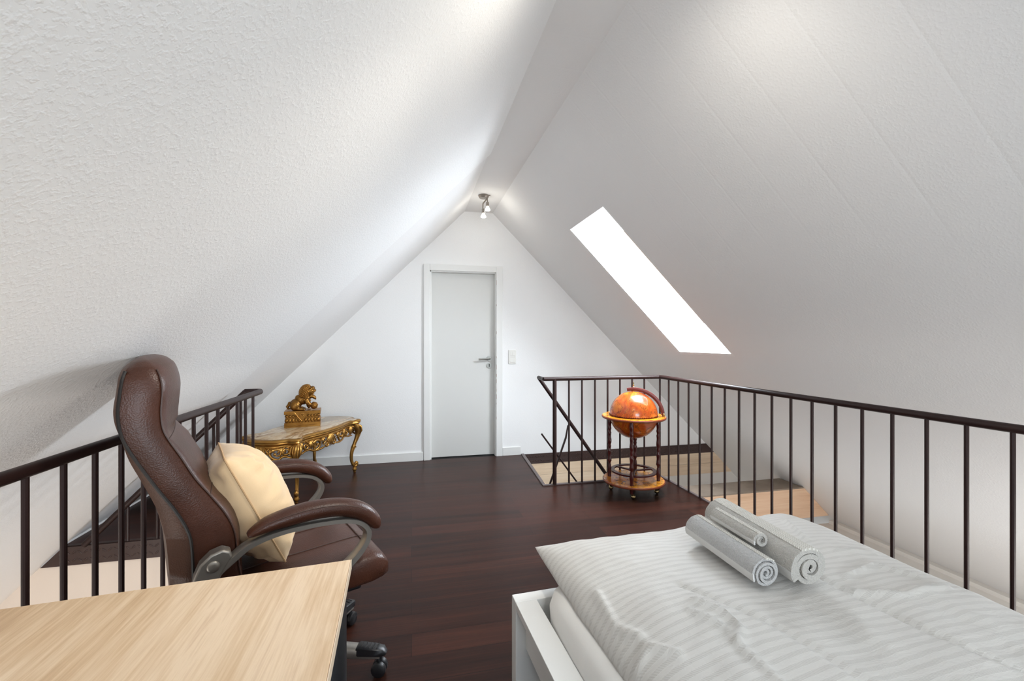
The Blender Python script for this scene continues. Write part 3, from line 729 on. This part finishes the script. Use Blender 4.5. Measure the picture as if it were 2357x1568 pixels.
# mattress in a white sheet
rings = []; nn = 60
for z, ins in ((.328, .02), (.34, .004), (.40, 0.0), (.455, -.002), (.490, .006), (.505, .03)):
    ring = []
    hx, hy = 0.5675 - ins, 0.995 - ins
    for k_ in range(nn * 2):
        a = 2 * PI * k_ / (nn * 2); ca, sa = math.cos(a), math.sin(a)
        x = hx * math.copysign(abs(ca) ** 0.16, ca); y = hy * math.copysign(abs(sa) ** 0.10, sa)
        wr = 0.006 * noise.noise((x * 9, y * 9, z * 22)) * (1.0 if .33 < z < .5 else 0.2)
        ring.append((0.64 + x + wr, -1.05 + y + wr * 0.6, z))
    rings.append(ring)
b = nb(); loft(b, rings); mt = obj('mattress', b, M['sheet'], None, smooth=60); mt.location = BO; mt.rotation_euler = (0, 0, BR)
tag(mt, 'mattress in a white fitted sheet inside the white bed frame', 'mattress')
# duvet
def seg_d(px, py, pts):
    best = 9
    for (ax, ay), (bx_, by) in zip(pts, pts[1:]):
        dx, dy = bx_ - ax, by - ay; t = max(0, min(1, ((px - ax) * dx + (py - ay) * dy) / (dx * dx + dy * dy)))
        best = min(best, math.hypot(px - ax - t * dx, py - ay - t * dy))
    return best
creases = [([(.35, -.36), (.396, -.448), (.445, -.541), (.458, -.648), (.474, -.80), (.50, -1.2)], .010, -.006),
           ([(.72, -.30), (.757, -.596), (.753, -.661), (.767, -.736), (.82, -.85), (.86, -1.3)], .008, -.007),
           ([(.328, -.438), (.364, -.484), (.365, -.55), (.323, -.582)], .008, .007),
           ([(.323, -.582), (.323, -.66), (.318, -.75)], .010, .006), ([(.295, -.465), (.33, -.53)], .006, .006),
           ([(.80, -.45), (.958, -.419), (1.0, -.494)], .009, .008), ([(.75, -.50), (.85, -.56), (1.02, -.55)], .010, .007),
           ([(.15, -.28), (.135, -.40), (.16, -.47)], .012, .008), ([(.11, -.52), (.16, -.50), (.20, -.55)], .010, .007),
           ([(.90, -.25), (.98, -.10)], .010, .006), ([(1.05, -.35), (.92, -.33)], .010, .005)]
DX, DY = 0.535, 0.95; DCX, DCY = 0.643, -0.865
def duvet_top(x, y):
    un, vn = (x - DCX) / DX, (y - DCY) / DY
    un = max(-1, min(1, un)); vn = max(-1, min(1, vn))
    e = max(0.0, (1 - abs(un) ** 5)) ** 0.5 * max(0.0, (1 - abs(vn) ** 9)) ** 0.5
    corner = (abs(un) * abs(vn)) ** 6
    z = 0.509 + 0.030 * corner + 0.108 * e
    p = (x * 3.1, y * 3.1, 0.0)
    z += e * (0.012 * noise.noise(p) + 0.007 * noise.noise((x * 8, y * 6, 3)) + 0.0035 * noise.noise((x * 20, y * 11, 6)) - 0.004 * abs(noise.noise((x * 9 + 2, y * 14, 9))))
    for pts, w, h in creases:
        dd = seg_d(x, y, pts)
        if dd < w * 3: z += 1.7 * h * math.exp(-(dd / w) ** 2) * min(1, e * 1.3)
    # press of the towels
    z -= 0.010 * math.exp(-(((x - .62) / .14) ** 2 + ((y + .26) / .26) ** 2)) * 1.0
    return z
NX, NY = 150, 240; b = nb(); T_ = []; 
def warp(k, n):   # denser near the edges
    t = -1 + 2 * k / n; return math.copysign(abs(t) ** 0.75 if False else (1 - (1 - abs(t)) ** 1.5), t)
for i in range(NX + 1):
    row = []
    for j in range(NY + 1):
        u, v = warp(i, NX), warp(j, NY)
        x = DCX + DX * u * (1 - 0.012 * (1 - abs(v) ** 3)); y = DCY + DY * v * (1 - 0.022 * (1 - abs(u) ** 3) * (v > 0))
        xe = 0.006 * noise.noise((y * 9, 2.0, 0)) * abs(u) ** 6
        row.append(b.verts.new((x + xe, y, duvet_top(DCX + DX * u, DCY + DY * v))))
    T_.append(row)
for i in range(NX):
    for j in range(NY): b.faces.new((T_[i][j], T_[i + 1][j], T_[i + 1][j + 1], T_[i][j + 1]))
# underside
rim = [T_[i][0] for i in range(NX)] + [T_[NX][j] for j in range(NY)] + [T_[i][NY] for i in range(NX, 0, -1)] + [T_[0][j] for j in range(NY, 0, -1)]
prev = rim
for f_ in (0.985, 0.90):
    cur = [b.verts.new((DCX + (q.co.x - DCX) * f_, DCY + (q.co.y - DCY) * f_, 0.5065 if f_ < .95 else q.co.z - 0.004)) for q in rim]
    for k_ in range(len(rim)): b.faces.new((prev[k_], prev[(k_ + 1) % len(rim)], cur[(k_ + 1) % len(rim)], cur[k_]))
    prev = cur
b.faces.new(prev)
dv_o = obj('duvet', b, M['duvet'], None, smooth=80); dv_o.location = BO; dv_o.rotation_euler = (0, 0, BR)
tag(dv_o, 'pale grey striped duvet spread over the bed', 'duvet')
# rolled towels
bx = Vector((math.cos(BR), math.sin(BR), 0)); by = Vector((-math.sin(BR), math.cos(BR), 0))
def bed_pt(x, y, z): return Vector(BO) + bx * x + by * y + Vector((0, 0, z))
def towel(label, a, c, R, zc_a, zc_c, turns, th, phase, mat_core, squash=1.0):
    A, B = bed_pt(a[0], a[1], zc_a), bed_pt(c[0], c[1], zc_c)
    L = (B - A).length; ax = (B - A).normalized(); up = Vector((0, 0, 1)); sd = up.cross(ax).normalized(); up = ax.cross(sd)
    o = thing('rolled_towel', label, 'towel', A, 0, 'rolled towels on the bed')
    o.rotation_euler = Matrix((ax, sd, up)).transposed().to_euler()
    # spiral sheet: points (y, z) around the axis; x runs along the roll
    n = int(turns * 26); sp = []
    for k_ in range(n + 1):
        t = k_ / n; ang = phase + t * turns * 2 * PI; r = R * (0.14 + 0.86 * t) - th / 2
        wob = 1 + 0.05 * math.sin(ang * 2.0 + 1) * (1 - t * .6)
        sp.append((r * wob * math.cos(ang), r * wob * math.sin(ang) * squash, t))
    def sheet(k0, k1, x0, x1, tt, nx=18):
        rr_ = []
        for i in range(nx + 1):
            x = x0 + (x1 - x0) * i / nx; ring = []; inn = []
            for k_ in range(k0, k1 + 1):
                y, z, t = sp[k_]; r = math.hypot(y, z); 
                endx = 0.004 * math.sin(t * 9 + R * 70) * (1 if i == nx else 0)
                h = tt * (0.5 + 0.12 * noise.noise((x * 60, y * 90, z * 90)))
                ring.append((x + endx, y * (1 + h / r), z * (1 + h / r))); inn.append((x + endx, y * (1 - tt * .5 / r), z * (1 - tt * .5 / r)))
            rr_.append(ring + inn[::-1])
        b = nb(); loft(b, rr_); return b
    obj('roll', sheet(0, n, 0.0, L, th), mat_core, o, smooth=70)
    # woven border band and hem on the outer wrap
    def band(fr0, fr1, mat_, nm, x0, x1, lift):
        b = nb(); k0, k1 = int(n * fr0), int(n * fr1); rows = []
        for x in (x0, x1):
            rows.append([(x, sp[k_][0] * (1 + (th * .5 + lift) / math.hypot(sp[k_][0], sp[k_][1])), sp[k_][1] * (1 + (th * .5 + lift) / math.hypot(sp[k_][0], sp[k_][1]))) for k_ in range(k0, k1 + 1)]
                        + [(x, sp[k_][0] * (1 + (th * .2) / math.hypot(sp[k_][0], sp[k_][1])), sp[k_][1] * (1 + (th * .2) / math.hypot(sp[k_][0], sp[k_][1]))) for k_ in range(k1, k0 - 1, -1)])
        loft(b, rows); return obj(nm, b, mat_, o, smooth=60)
    tw = 1.0 / turns
    band(1 - 0.41 * tw, 1 - 0.27 * tw, M['herring'], 'woven_border', 0.001, L - 0.001, 0.0016)
    band(1 - 0.055 * tw, 1.0, M['hem'], 'hem', 0.0, L, 0.001)
    return o
ZT = 0.606
# phase chosen so the loose edge ends low on the camera-left side of each roll
towel('tightly rolled grey towel nearest the front left of the three on the bed', (0.580, -0.145), (0.559, -0.438), 0.041, ZT + .043, ZT + .043, 4.0, 0.0066, math.radians(205), M['terry_blue'])
towel('thick loosely rolled grey towel, the largest of the three on the bed', (0.704, -0.105), (0.664, -0.470), 0.056, ZT + .058, ZT + .058, 3.4, 0.0125, math.radians(70), M['terry'])
towel('small rolled face towel lying on top between two larger rolled towels', (0.618, -0.190), (0.607, -0.372), 0.0225, ZT + .096, ZT + .094, 2.4, 0.0075, math.radians(66), M['terry'])

# ------------------------------------------------------------------ rococo coffee table
tb = thing('coffee_table', 'carved gilt rococo coffee table with a marble top in front of the far wall', 'coffee table', (-0.886, 4.115, 0), math.radians(65.5))
TZ = 0.505
def outline(sc=1.0, off=0.0, n=15):
    """cartouche outline, local x long, y short"""
    q = [(0.0, 0.252), (0.10, 0.250), (0.20, 0.236), (0.28, 0.222), (0.345, 0.226), (0.385, 0.250), (0.420, 0.262), (0.452, 0.252), (0.466, 0.222), (0.468, 0.190), (0.492, 0.168), (0.527, 0.130), (0.548, 0.07), (0.553, 0.0)]
    half = q + [(x, -y) for x, y in q[-2::-1]]; full = half + [(-x, -y) for x, y in half[1:-1]]
    P = [Vector((x, y, 0)) for x, y in full]; m = len(P); out = []
    for i in range(m):
        t = (P[(i + 1) % m] - P[i - 1]).normalized(); nrm = Vector((-t.y, t.x, 0))   # outward for clockwise lists
        out.append(P[i] * sc + nrm * off)
    return out
def smooth_closed(P, k=4):
    m = len(P); out = []
    for i in range(m):
        p0, p1, p2, p3 = P[i - 1], P[i], P[(i + 1) % m], P[(i + 2) % m]
        for j in range(k):
            t = j / k; out.append(0.5 * ((2 * p1) + (p2 - p0) * t + (2 * p0 - 5 * p1 + 4 * p2 - p3) * t * t + (3 * p1 - p0 - 3 * p2 + p3) * t ** 3))
    return out
OUT = smooth_closed(outline())
def off_ring(d, z):
    m = len(OUT); r = []
    for i in range(m):
        t = (OUT[(i + 1) % m] - OUT[i - 1]).normalized(); nrm = Vector((-t.y, t.x, 0)); p = OUT[i] + nrm * d; r.append((p.x, p.y, z))
    return r
b = nb(); rim = [(-.045, TZ - .004), (-.030, TZ - .002), (-.012, TZ - .004), (-.004, TZ - .010), (0.0, TZ - .018), (-.006, TZ - .024), (-.003, TZ - .032), (-.014, TZ - .042), (-.026, TZ - .046), (-.07, TZ - .046)]
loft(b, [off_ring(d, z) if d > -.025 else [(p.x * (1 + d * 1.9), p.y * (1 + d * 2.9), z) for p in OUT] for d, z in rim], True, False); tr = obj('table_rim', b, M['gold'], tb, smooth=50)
b = nb(); mr = loft(b, [[(p.x * k_, p.y * (k_ - .035), z) for p in OUT] for k_, z in ((.932, TZ - .03), (.932, TZ - .002), (.925, TZ))], True, False)
for rg_, zz in ((mr[0], TZ - .03), (mr[-1], TZ)):
    cv = b.verts.new((0, 0, zz))
    for k in range(len(rg_)): b.faces.new((rg_[k], rg_[(k + 1) % len(rg_)], cv))
obj('marble_top', b, M['marble'], tb, smooth=30)
# apron: a rail under the top, C scrolls, shells and leaves; kept in 4 runs
def along(i0, i1, d, z):   # points on the offset outline
    m = len(OUT); R = off_ring(d, z); return [R[k % m] for k in range(i0, i1 + 1)]
m_ = len(OUT)
def apron(parent, i0, i1, nm):
    b = nb(); base = along(i0, i1, -0.034, 0); L = len(base) - 1
    def P(t, z, o=0.0):
        x = t * L; k = max(0, min(L - 1, int(x))); a, c = Vector(base[k]), Vector(base[k + 1]); p = a.lerp(c, x - k)
        tt = (c - a).normalized(); nn_ = Vector((-tt.y, tt.x, 0)); p = p + nn_ * o; return (p.x, p.y, TZ - 0.046 - z)
    tube(b, [P(t / 24, 0.012) for t in range(25)], 0.010, 0.014, n=8)
    tube(b, [P(t / 40, 0.026 + 0.006 * math.sin(t * 1.3), 0.006) for t in range(41)], 0.006, n=6)
    length = sum((Vector(base[k + 1]) - Vector(base[k])).length for k in range(L))
    def scroll(tc, zc, r, sg, r0, turns=1.25, a0=0.0):
        pts = []; rad = []
        for k in range(22):
            q = k / 21; a = a0 + sg * q * turns * 2 * PI; rr2 = r * (1 - 0.72 * q)
            pts.append(P(min(1, max(0, tc + rr2 * math.cos(a) / length)), zc + rr2 * math.sin(a), 0.008 + 0.006 * q)); rad.append(r0 * (0.55 + 0.6 * math.sin(PI * min(1, q * 1.1 + 0.08))))
        tube(b, pts, rad, n=8); ball(b, pts[-1], r0 * 1.15, 8, 6)
    def leaf(tc, z0, h, w, n=5, up=False):
        for k in range(n):
            q = -1 + 2 * k / (n - 1); e = h * (1 - 0.42 * q * q)
            pts = [P(min(1, max(0, tc + q * w * (0.35 + 0.65 * s) / length)), z0 + e * s, 0.006 + 0.012 * math.sin(PI * s)) for s in (0, .25, .5, .75, 1)]
            tube(b, pts, [0.006, 0.0085, 0.008, 0.006, 0.003], n=6)
    big = length > 0.5
    ctr = 0.5
    if big:
        leaf(ctr, 0.012, 0.10, 0.055, 7)
        scroll(ctr - 0.05, 0.085, 0.030, 1, .008, 1.3, PI); scroll(ctr + 0.05, 0.085, 0.030, -1, .008, 1.3, 0)
        for sg in (-1, 1):
            scroll(ctr + sg * 0.17, 0.058, 0.045, sg, .010, 1.2, PI / 2 if sg > 0 else PI / 2)
            scroll(ctr + sg * 0.29, 0.050, 0.036, -sg, .009, 1.2, -PI / 2)
            leaf(ctr + sg * 0.23, 0.02, 0.075, 0.03, 4); leaf(ctr + sg * 0.37, 0.015, 0.085, 0.03, 5)
            leaf(ctr + sg * 0.10, 0.02, 0.05, 0.02, 3)
            tube(b, [P(ctr + sg * t, z, 0.008) for t, z in ((.06, .098), (.10, .106), (.15, .110), (.20, .104), (.24, .088), (.29, .090), (.34, .10), (.40, .10))], [0.005, .008, .009, .009, .008, .008, .008, .005], n=8)
    else:
        leaf(ctr, 0.012, 0.085, 0.05, 7)
        for sg in (-1, 1):
            scroll(ctr + sg * 0.24, 0.058, 0.045, sg, .010, 1.2, PI / 2)
            leaf(ctr + sg * 0.38, 0.015, 0.08, 0.03, 4)
            tube(b, [P(ctr + sg * t, z, 0.008) for t, z in ((.06, .09), (.14, .104), (.24, .112), (.33, .102), (.42, .085))], [0.005, .008, .010, .009, .006], n=8)
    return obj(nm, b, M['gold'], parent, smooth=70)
q_ = m_ // 4
ki = [24, 52 - 24]   # corner index in the smoothed outline (first quadrant corner is point 6)
c1 = 6 * 4; c2 = (13 * 2 - 6) * 4; half_m = m_ // 2
for (i0, i1) in ((c1 + 3, c2 - 3), (c2 + 3, c1 + half_m - 3), (c1 + half_m + 3, c2 + half_m - 3), (c2 + half_m + 3, c1 + m_ - 3)):
    apron(tb, i0, i1, 'apron')
# cabriole legs
for sx in (-1, 1):
    for sy in (-1, 1):
        b = nb(); d = Vector((sx * 0.86, sy * 0.51, 0)).normalized(); o0 = Vector((sx * 0.392, sy * 0.205, 0))
        def Lp(r, z): p = o0 + d * r; return (p.x, p.y, z)
        prof = [(0.012, .462, .030), (0.034, .43, .034), (0.046, .395, .030), (0.044, .355, .022), (0.028, .31, .0175), (0.010, .27, .0155), (-0.002, .24, .018), (-0.014, .205, .0155), (-0.020, .165, .0145), (-0.018, .12, .013), (-0.004, .082, .0135), (0.018, .062, .014), (0.036, .070, .013), (0.040, .088, .011), (0.028, .097, .009), (0.020, .088, .007)]
        sp = spline([Lp(r, z) for r, z, _ in prof], 4); tube(b, sp, lerp_list([q[2] for q in prof], len(sp)), n=12)
        # ridge, knee leaves, mid scroll and toe
        sd = Vector((-d.y, d.x, 0))
        for off in (-0.55, 0, 0.55):
            pr = [(r + w * 0.80, z, w) for r, z, w in prof[:11]]
            sp2 = spline([tuple(Vector(Lp(r, z)) + sd * (off * w)) for r, z, w in pr], 3); tube(b, sp2, lerp_list([.007, .009, .008, .006, .005, .004, .004, .004, .003, .003, .002], len(sp2)), n=6)
        for k in range(5):
            a = -1 + k * .5; tube(b, [tuple(Vector(Lp(0.03, .46)) + sd * (a * .012)), tuple(Vector(Lp(0.074 - .012 * abs(a), .435)) + sd * (a * .032)), tuple(Vector(Lp(0.078 - .012 * abs(a), .395)) + sd * (a * .038)), tuple(Vector(Lp(0.064 - .01 * abs(a), .36)) + sd * (a * .022))], [.006, .010, .008, .003], n=7)
        for s2 in (-1, 1):
            pts = [tuple(Vector(Lp(0.004 + 0.018 * (1 - .7 * q) * math.cos(s2 * 0 + 6.5 * q), .238 + 0.020 * (1 - .7 * q) * math.sin(6.5 * q))) + sd * (s2 * .012)) for q in [k / 14 for k in range(15)]]
            tube(b, pts, .0055, n=6)
            pts = [tuple(Vector(Lp(0.024 + 0.020 * (1 - .75 * q) * math.cos(PI + 7 * q), .080 + 0.020 * (1 - .75 * q) * math.sin(PI + 7 * q))) + sd * (s2 * .010)) for q in [k / 14 for k in range(15)]]
            tube(b, pts, .0055, n=6)
        f = Lp(0.014, 0)
        lathe(b, [(0.0, 0.0), (.010, 0.0), (.0125, .006), (.010, .014), (.017, .022), (.022, .032), (.016, .042), (.016, .056), (0, .058)], 14, f)
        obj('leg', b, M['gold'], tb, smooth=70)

# ------------------------------------------------------------------ guardian lion on its plinth
ln = thing('lion_statue', 'golden guardian lion statue with its paw on a ball, standing on the marble coffee table', 'statue', (-0.925, 4.165, TZ + 0.0005), math.radians(8))
b = nb(); w2, d2 = .140, .078
box(b, -w2, w2, -d2, d2, 0, .040); box(b, -w2 - .002, w2 + .002, -d2 - .002, d2 + .002, .111, .138)
box(b, -w2 + .014, w2 - .014, -d2 + .014, d2 - .014, .038, .113)
for fy_ in (-d2 + .010, d2 - .010):
    for k in range(11):
        x = -w2 + .018 + k * (2 * w2 - .036) / 10
        ball(b, (x, fy_, .058), (.0105, .009, .017), 8, 7)
        ball(b, (x, fy_, .095), (.0105, .009, .010), 8, 6)
for fx in (-w2 + .010, w2 - .010):
    for k in range(6):
        y = -d2 + .018 + k * (2 * d2 - .036) / 5
        ball(b, (fx, y, .058), (.009, .0105, .017), 8, 7); ball(b, (fx, y, .095), (.009, .0105, .010), 8, 6)
tube(b, [(-.115, -d2 - .001, .012), (-.08, -d2 - .002, .018), (-.04, -d2 - .002, .013), (0, -d2 - .003, .021), (.04, -d2 - .002, .015), (.07, -d2 - .002, .022), (.115, -d2 - .001, .017)], .004, n=6)
box(b, -w2 + .006, w2 - .006, -d2 + .006, d2 - .006, .076, .080)
pl = obj('plinth', b, M['gold_dark'], ln, smooth=50, bevel=0.0)
b = nb(); prism(b, [(-.062, .128), (.055, .128), (-.002, .050)], (-d2 - .006, -d2 + .012), fy); obj('cloth_emblem', b, M['gold_dark'], pl, smooth=0, bevel=.003)
b = nb(); tube(b, [(-.062, -d2 - .006, .128), (-.002, -d2 - .006, .050), (.055, -d2 - .006, .128)], .0028, n=6)
for k in range(8): ball(b, (-.002 + .012 * math.cos(k * PI / 4), -d2 - .006, .105 + .012 * math.sin(k * PI / 4)), .004, 6, 5)
ball(b, (-.002, -d2 - .006, .105), .006, 8, 6); obj('emblem_edge', b, M['gold_dark'], pl)
SC = 0.000287; Z0 = .138
def lp_(cx_, cy_, y): return ((cx_ - 700) * SC, y, Z0 + (850 - cy_) * SC)
b = nb()
def eb(cx_, cy_, y, rx, rz, ry, ang=0):
    ball(b, lp_(cx_, cy_, y), (rx * SC, ry, rz * SC), 18, 12, Matrix.Rotation(math.radians(ang), 3, 'Y'))
def limb(pts, rad, n=12): tube(b, [lp_(*p) for p in pts], [r * SC for r in rad], n=n)
eb(510, 650, 0, 170, 150, .048, 0); eb(640, 540, 0, 190, 120, .044, 40); eb(780, 500, 0, 140, 130, .044)
for y in (-.036, .036):
    eb(480, 710, y, 135, 145, .022); limb([(520, 790, y), (600, 810, y), (700, 815, y * 1.1)], [60, 55, 42]); 
    for t in (-1, 0, 1): ball(b, lp_(735, 825, y * 1.1 + t * .009), .0085, 8, 6)
limb([(790, 520, -.034), (830, 620, -.038), (900, 690, -.036), (960, 700, -.032)], [80, 72, 58, 50])
limb([(790, 520, .034), (830, 640, .038), (840, 760, .036), (880, 815, .036)], [80, 70, 55, 48])
eb(785, 310, 0, 168, 195, .052); eb(880, 290, 0, 130, 160, .044); eb(960, 200, 0, 75, 70, .034); eb(985, 270, 0, 85, 34, .030); eb(1035, 262, 0, 32, 26, .018)
eb(930, 355, 0, 90, 26, .026); eb(920, 440, 0, 130, 60, .030, 12); eb(1010, 490, 0, 60, 45, .022); eb(1045, 535, 0, 26, 26, .010)
limb([(400, 640, 0), (310, 690, 0), (265, 740, 0), (290, 800, 0), (360, 800, 0)], [45, 55, 45, 35, 20])
eb(330, 640, 0, 55, 55, .018)
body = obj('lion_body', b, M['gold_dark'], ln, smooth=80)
rm = body.modifiers.new('remesh', 'REMESH'); rm.mode = 'VOXEL'; rm.voxel_size = 0.0035; rm.use_smooth_shade = True
sm = body.modifiers.new('smooth', 'SMOOTH'); sm.iterations = 3; sm.factor = 0.5
b = nb(); random.seed(3)
for k in range(210):   # curls of the mane over crown, back of the head and nape
    zz = 1 - 2 * (k + .5) / 210; rr_ = math.sqrt(1 - zz * zz); an = k * 2.399963
    dx, dy, dz = rr_ * math.cos(an), rr_ * math.sin(an), zz
    if (dx > .42 and dz < .80) or dz < -.72: continue
    ball(b, lp_(800 + 172 * dx - 25 * (1 - dz), 305 - 205 * dz, .056 * dy), .0092, 8, 6)
for k in range(9): ball(b, lp_(640 - k * 27, 450 + k * 26, 0), .0085, 8, 6)
obj('mane', b, M['gold_dark'], body)
b = nb()
for y in (-1, 1):
    ball(b, lp_(905, 240, y * .036), (.010, .006, .010), 10, 8)
    tube(b, [lp_(905 + 42 * math.cos(t), 225 - 46 * math.sin(t), y * .038) for t in [k * PI / 8 for k in range(-3, 11)]], .0042, n=6)
    tube(b, [lp_(840, 310, y * .036), lp_(900, 320, y * .034), lp_(980, 318, y * .030), lp_(1050, 285, y * .020)], [.004, .006, .006, .004], n=6)
    tube(b, [lp_(770, 360, y * .044), lp_(760, 400, y * .046), lp_(790, 440, y * .042), lp_(850, 430, y * .038)], [.005, .007, .006, .003], n=6)
    for t in range(4): ball(b, lp_(880 + t * 32, 372, y * .024), .0055, 6, 5)
    for t in range(5): ball(b, lp_(730 + t * 38, 530 + t * 18, y * (.046 - t * .001)), .009, 8, 6)
obj('face_detail', b, M['gold_dark'], body)
b = nb(); ball(b, lp_(1010, 720, -.030), .031, 20, 14)
for a in range(3): tube(b, [tuple(Vector(lp_(1010, 720, -.030)) + Matrix.Rotation(a * PI / 3, 3, 'Y') @ Vector((.0315 * math.cos(t), .0315 * math.sin(t), .008))) for t in [k * PI / 10 for k in range(20)]], .003, n=5, closed=True)
for k in range(4): ball(b, lp_(985 + k * 22, 640 + abs(k - 1.5) * 10, -.034), .0075, 8, 6)
obj('ball', b, M['gold_dark'], ln)

# ------------------------------------------------------------------ globe drinks trolley
GC = (1.79, 3.32, 0)
gl = thing('globe_bar', 'orange antique map globe on a turned wooden trolley in the railing corner', 'globe', GC, math.radians(-28.4))
# local: -y faces the camera, x to the right
def leg_prof(z0, z1):
    pr = [(0.0, z0)]; L = z1 - z0; n = 46
    for k in range(n + 1):
        t = k / n; r = 0.0135 + 0.0035 * math.sin(t * PI * 7) ** 2
        for c in (0.10, 0.30, 0.33, 0.52, 0.55, 0.58, 0.78, 0.81, 0.95):
            r -= 0.0055 * math.exp(-((t - c) / 0.009) ** 2)
            r += 0.002 * math.exp(-((t - c - 0.016) / 0.008) ** 2)
        pr.append((max(r, 0.006), z0 + L * t))
    pr.append((0, z1)); return pr
RL = 0.195
for a in (-PI / 2, 0, PI / 2, PI):
    aa = a + math.radians(-4); x, y = RL * math.cos(aa), RL * math.sin(aa)
    b = nb(); lathe(b, leg_prof(0.045, 0.612), 14, (x, y, 0)); lg = obj('leg', b, M['mahogany'], gl, smooth=60)
    b = nb(); ball(b, (x + .018 * math.cos(aa + 2.4), y + .018 * math.sin(aa + 2.4), .019), (.019, .019, .019), 14, 10); tube(b, [(x, y, .046), (x + .008 * math.cos(aa + 2.4), y + .008 * math.sin(aa + 2.4), .032)], .009, n=8); obj('caster', b, M['brass'], lg)
b = nb(); lathe(b, [(0.0, .108), (.246, .108), (.250, .104), (.250, .096), (.246, .092), (0.0, .092)], 56); obj('shelf_disc', b, M['disc_edge'], gl)
b = nb(); lathe(b, [(0.0, .1095), (.243, .1095), (.2435, .1085), (0, .1082)], 56); obj('shelf_map', b, M['globe_ring'], gl)
# bottle holder: ring with three openings
b = nb()
tube(b, [(.175 * math.cos(t), .175 * math.sin(t), .175) for t in [2 * PI * k / 48 for k in range(48)]], .013, .006, side=(0, 0, 1), closed=True, rect=True) if False else None
loft(b, [[(r * math.cos(2 * PI * k / 48), r * math.sin(2 * PI * k / 48), z) for r, z in ((.155, .170), (.185, .170), (.185, .182), (.155, .182))] for k in range(48)], True, False, True)
for a in (0.5, 0.5 + 2 * PI / 3, 0.5 + 4 * PI / 3):
    tube(b, [(0, 0, .176), (.08 * math.cos(a), .08 * math.sin(a), .176), (.17 * math.cos(a), .17 * math.sin(a), .176)], [.024, .013, .016], [.0052, .0052, .0052], side=(-math.sin(a), math.cos(a), 0), rect=True)
obj('bottle_holder', b, M['mahogany'], gl)
b = nb(); loft(b, [[(r * math.cos(2 * PI * k / 64), r * math.sin(2 * PI * k / 64), z) for r, z in ((.196, .612), (.254, .612), (.258, .617), (.258, .625), (.254, .630), (.196, .630))] for k in range(64)], True, False, True)
rg = obj('ring', b, M['disc_edge'], gl)
b = nb(); loft(b, [[(r * math.cos(2 * PI * k / 64), r * math.sin(2 * PI * k / 64), z) for r, z in ((.197, .6295), (.252, .6295), (.252, .6313), (.197, .6313))] for k in range(64)], True, False, True)
obj('ring_map', b, M['globe_ring'], rg)
RG = .193; ZG = .637
def hemi(t0, t1, lip):
    pr = []
    for k in range(21):
        t = t0 + (t1 - t0) * k / 20; pr.append((max(RG * math.cos(t), 0.0005), ZG + RG * math.sin(t)))
    return pr
b = nb(); lathe(b, hemi(0.012, PI / 2, 0), 48); up_ = obj('globe_lid', b, M['globe'], gl, smooth=60)
b = nb(); lathe(b, hemi(-PI / 2, -0.02, 0), 48); obj('globe_bowl', b, M['globe'], gl, smooth=60)
b = nb()
for k in range(72):
    a = 2 * PI * k / 72; box(b, RG * math.cos(a) - .0022, RG * math.cos(a) + .0022, RG * math.sin(a) - .0022, RG * math.sin(a) + .0022, .640, .6455)
obj('rim_inlay', b, M['mahogany'], up_)
# meridian arc
b = nb(); arc = []
for k in range(25):
    t = math.radians(3) + math.radians(100) * k / 24
    arc.append((.232 * math.cos(t), 0.0, .632 + .216 * math.sin(t)))
tube(b, arc, .0105, [.013 + .003 * math.sin(PI * k / 24) for k in range(25)], side=(0, 1, 0), rect=True); obj('meridian', b, M['arc_red'], gl, smooth=40)
b = nb(); lathe(b, [(0, .826), (.006, .828), (.006, .858), (.009, .866), (.004, .872), (.008, .880), (.004, .888), (.006, .894), (.003, .905), (0, .907)], 12, (-.0, 0, 0)); obj('finial', b, M['brass'], gl)
b = nb(); tube(b, [(.235, 0, .631), (.235, 0, .66)], .016, .011, n=12); ball(b, (.238, -.016, .651), .008, 10, 8); obj('hinge', b, M['brass'], gl)
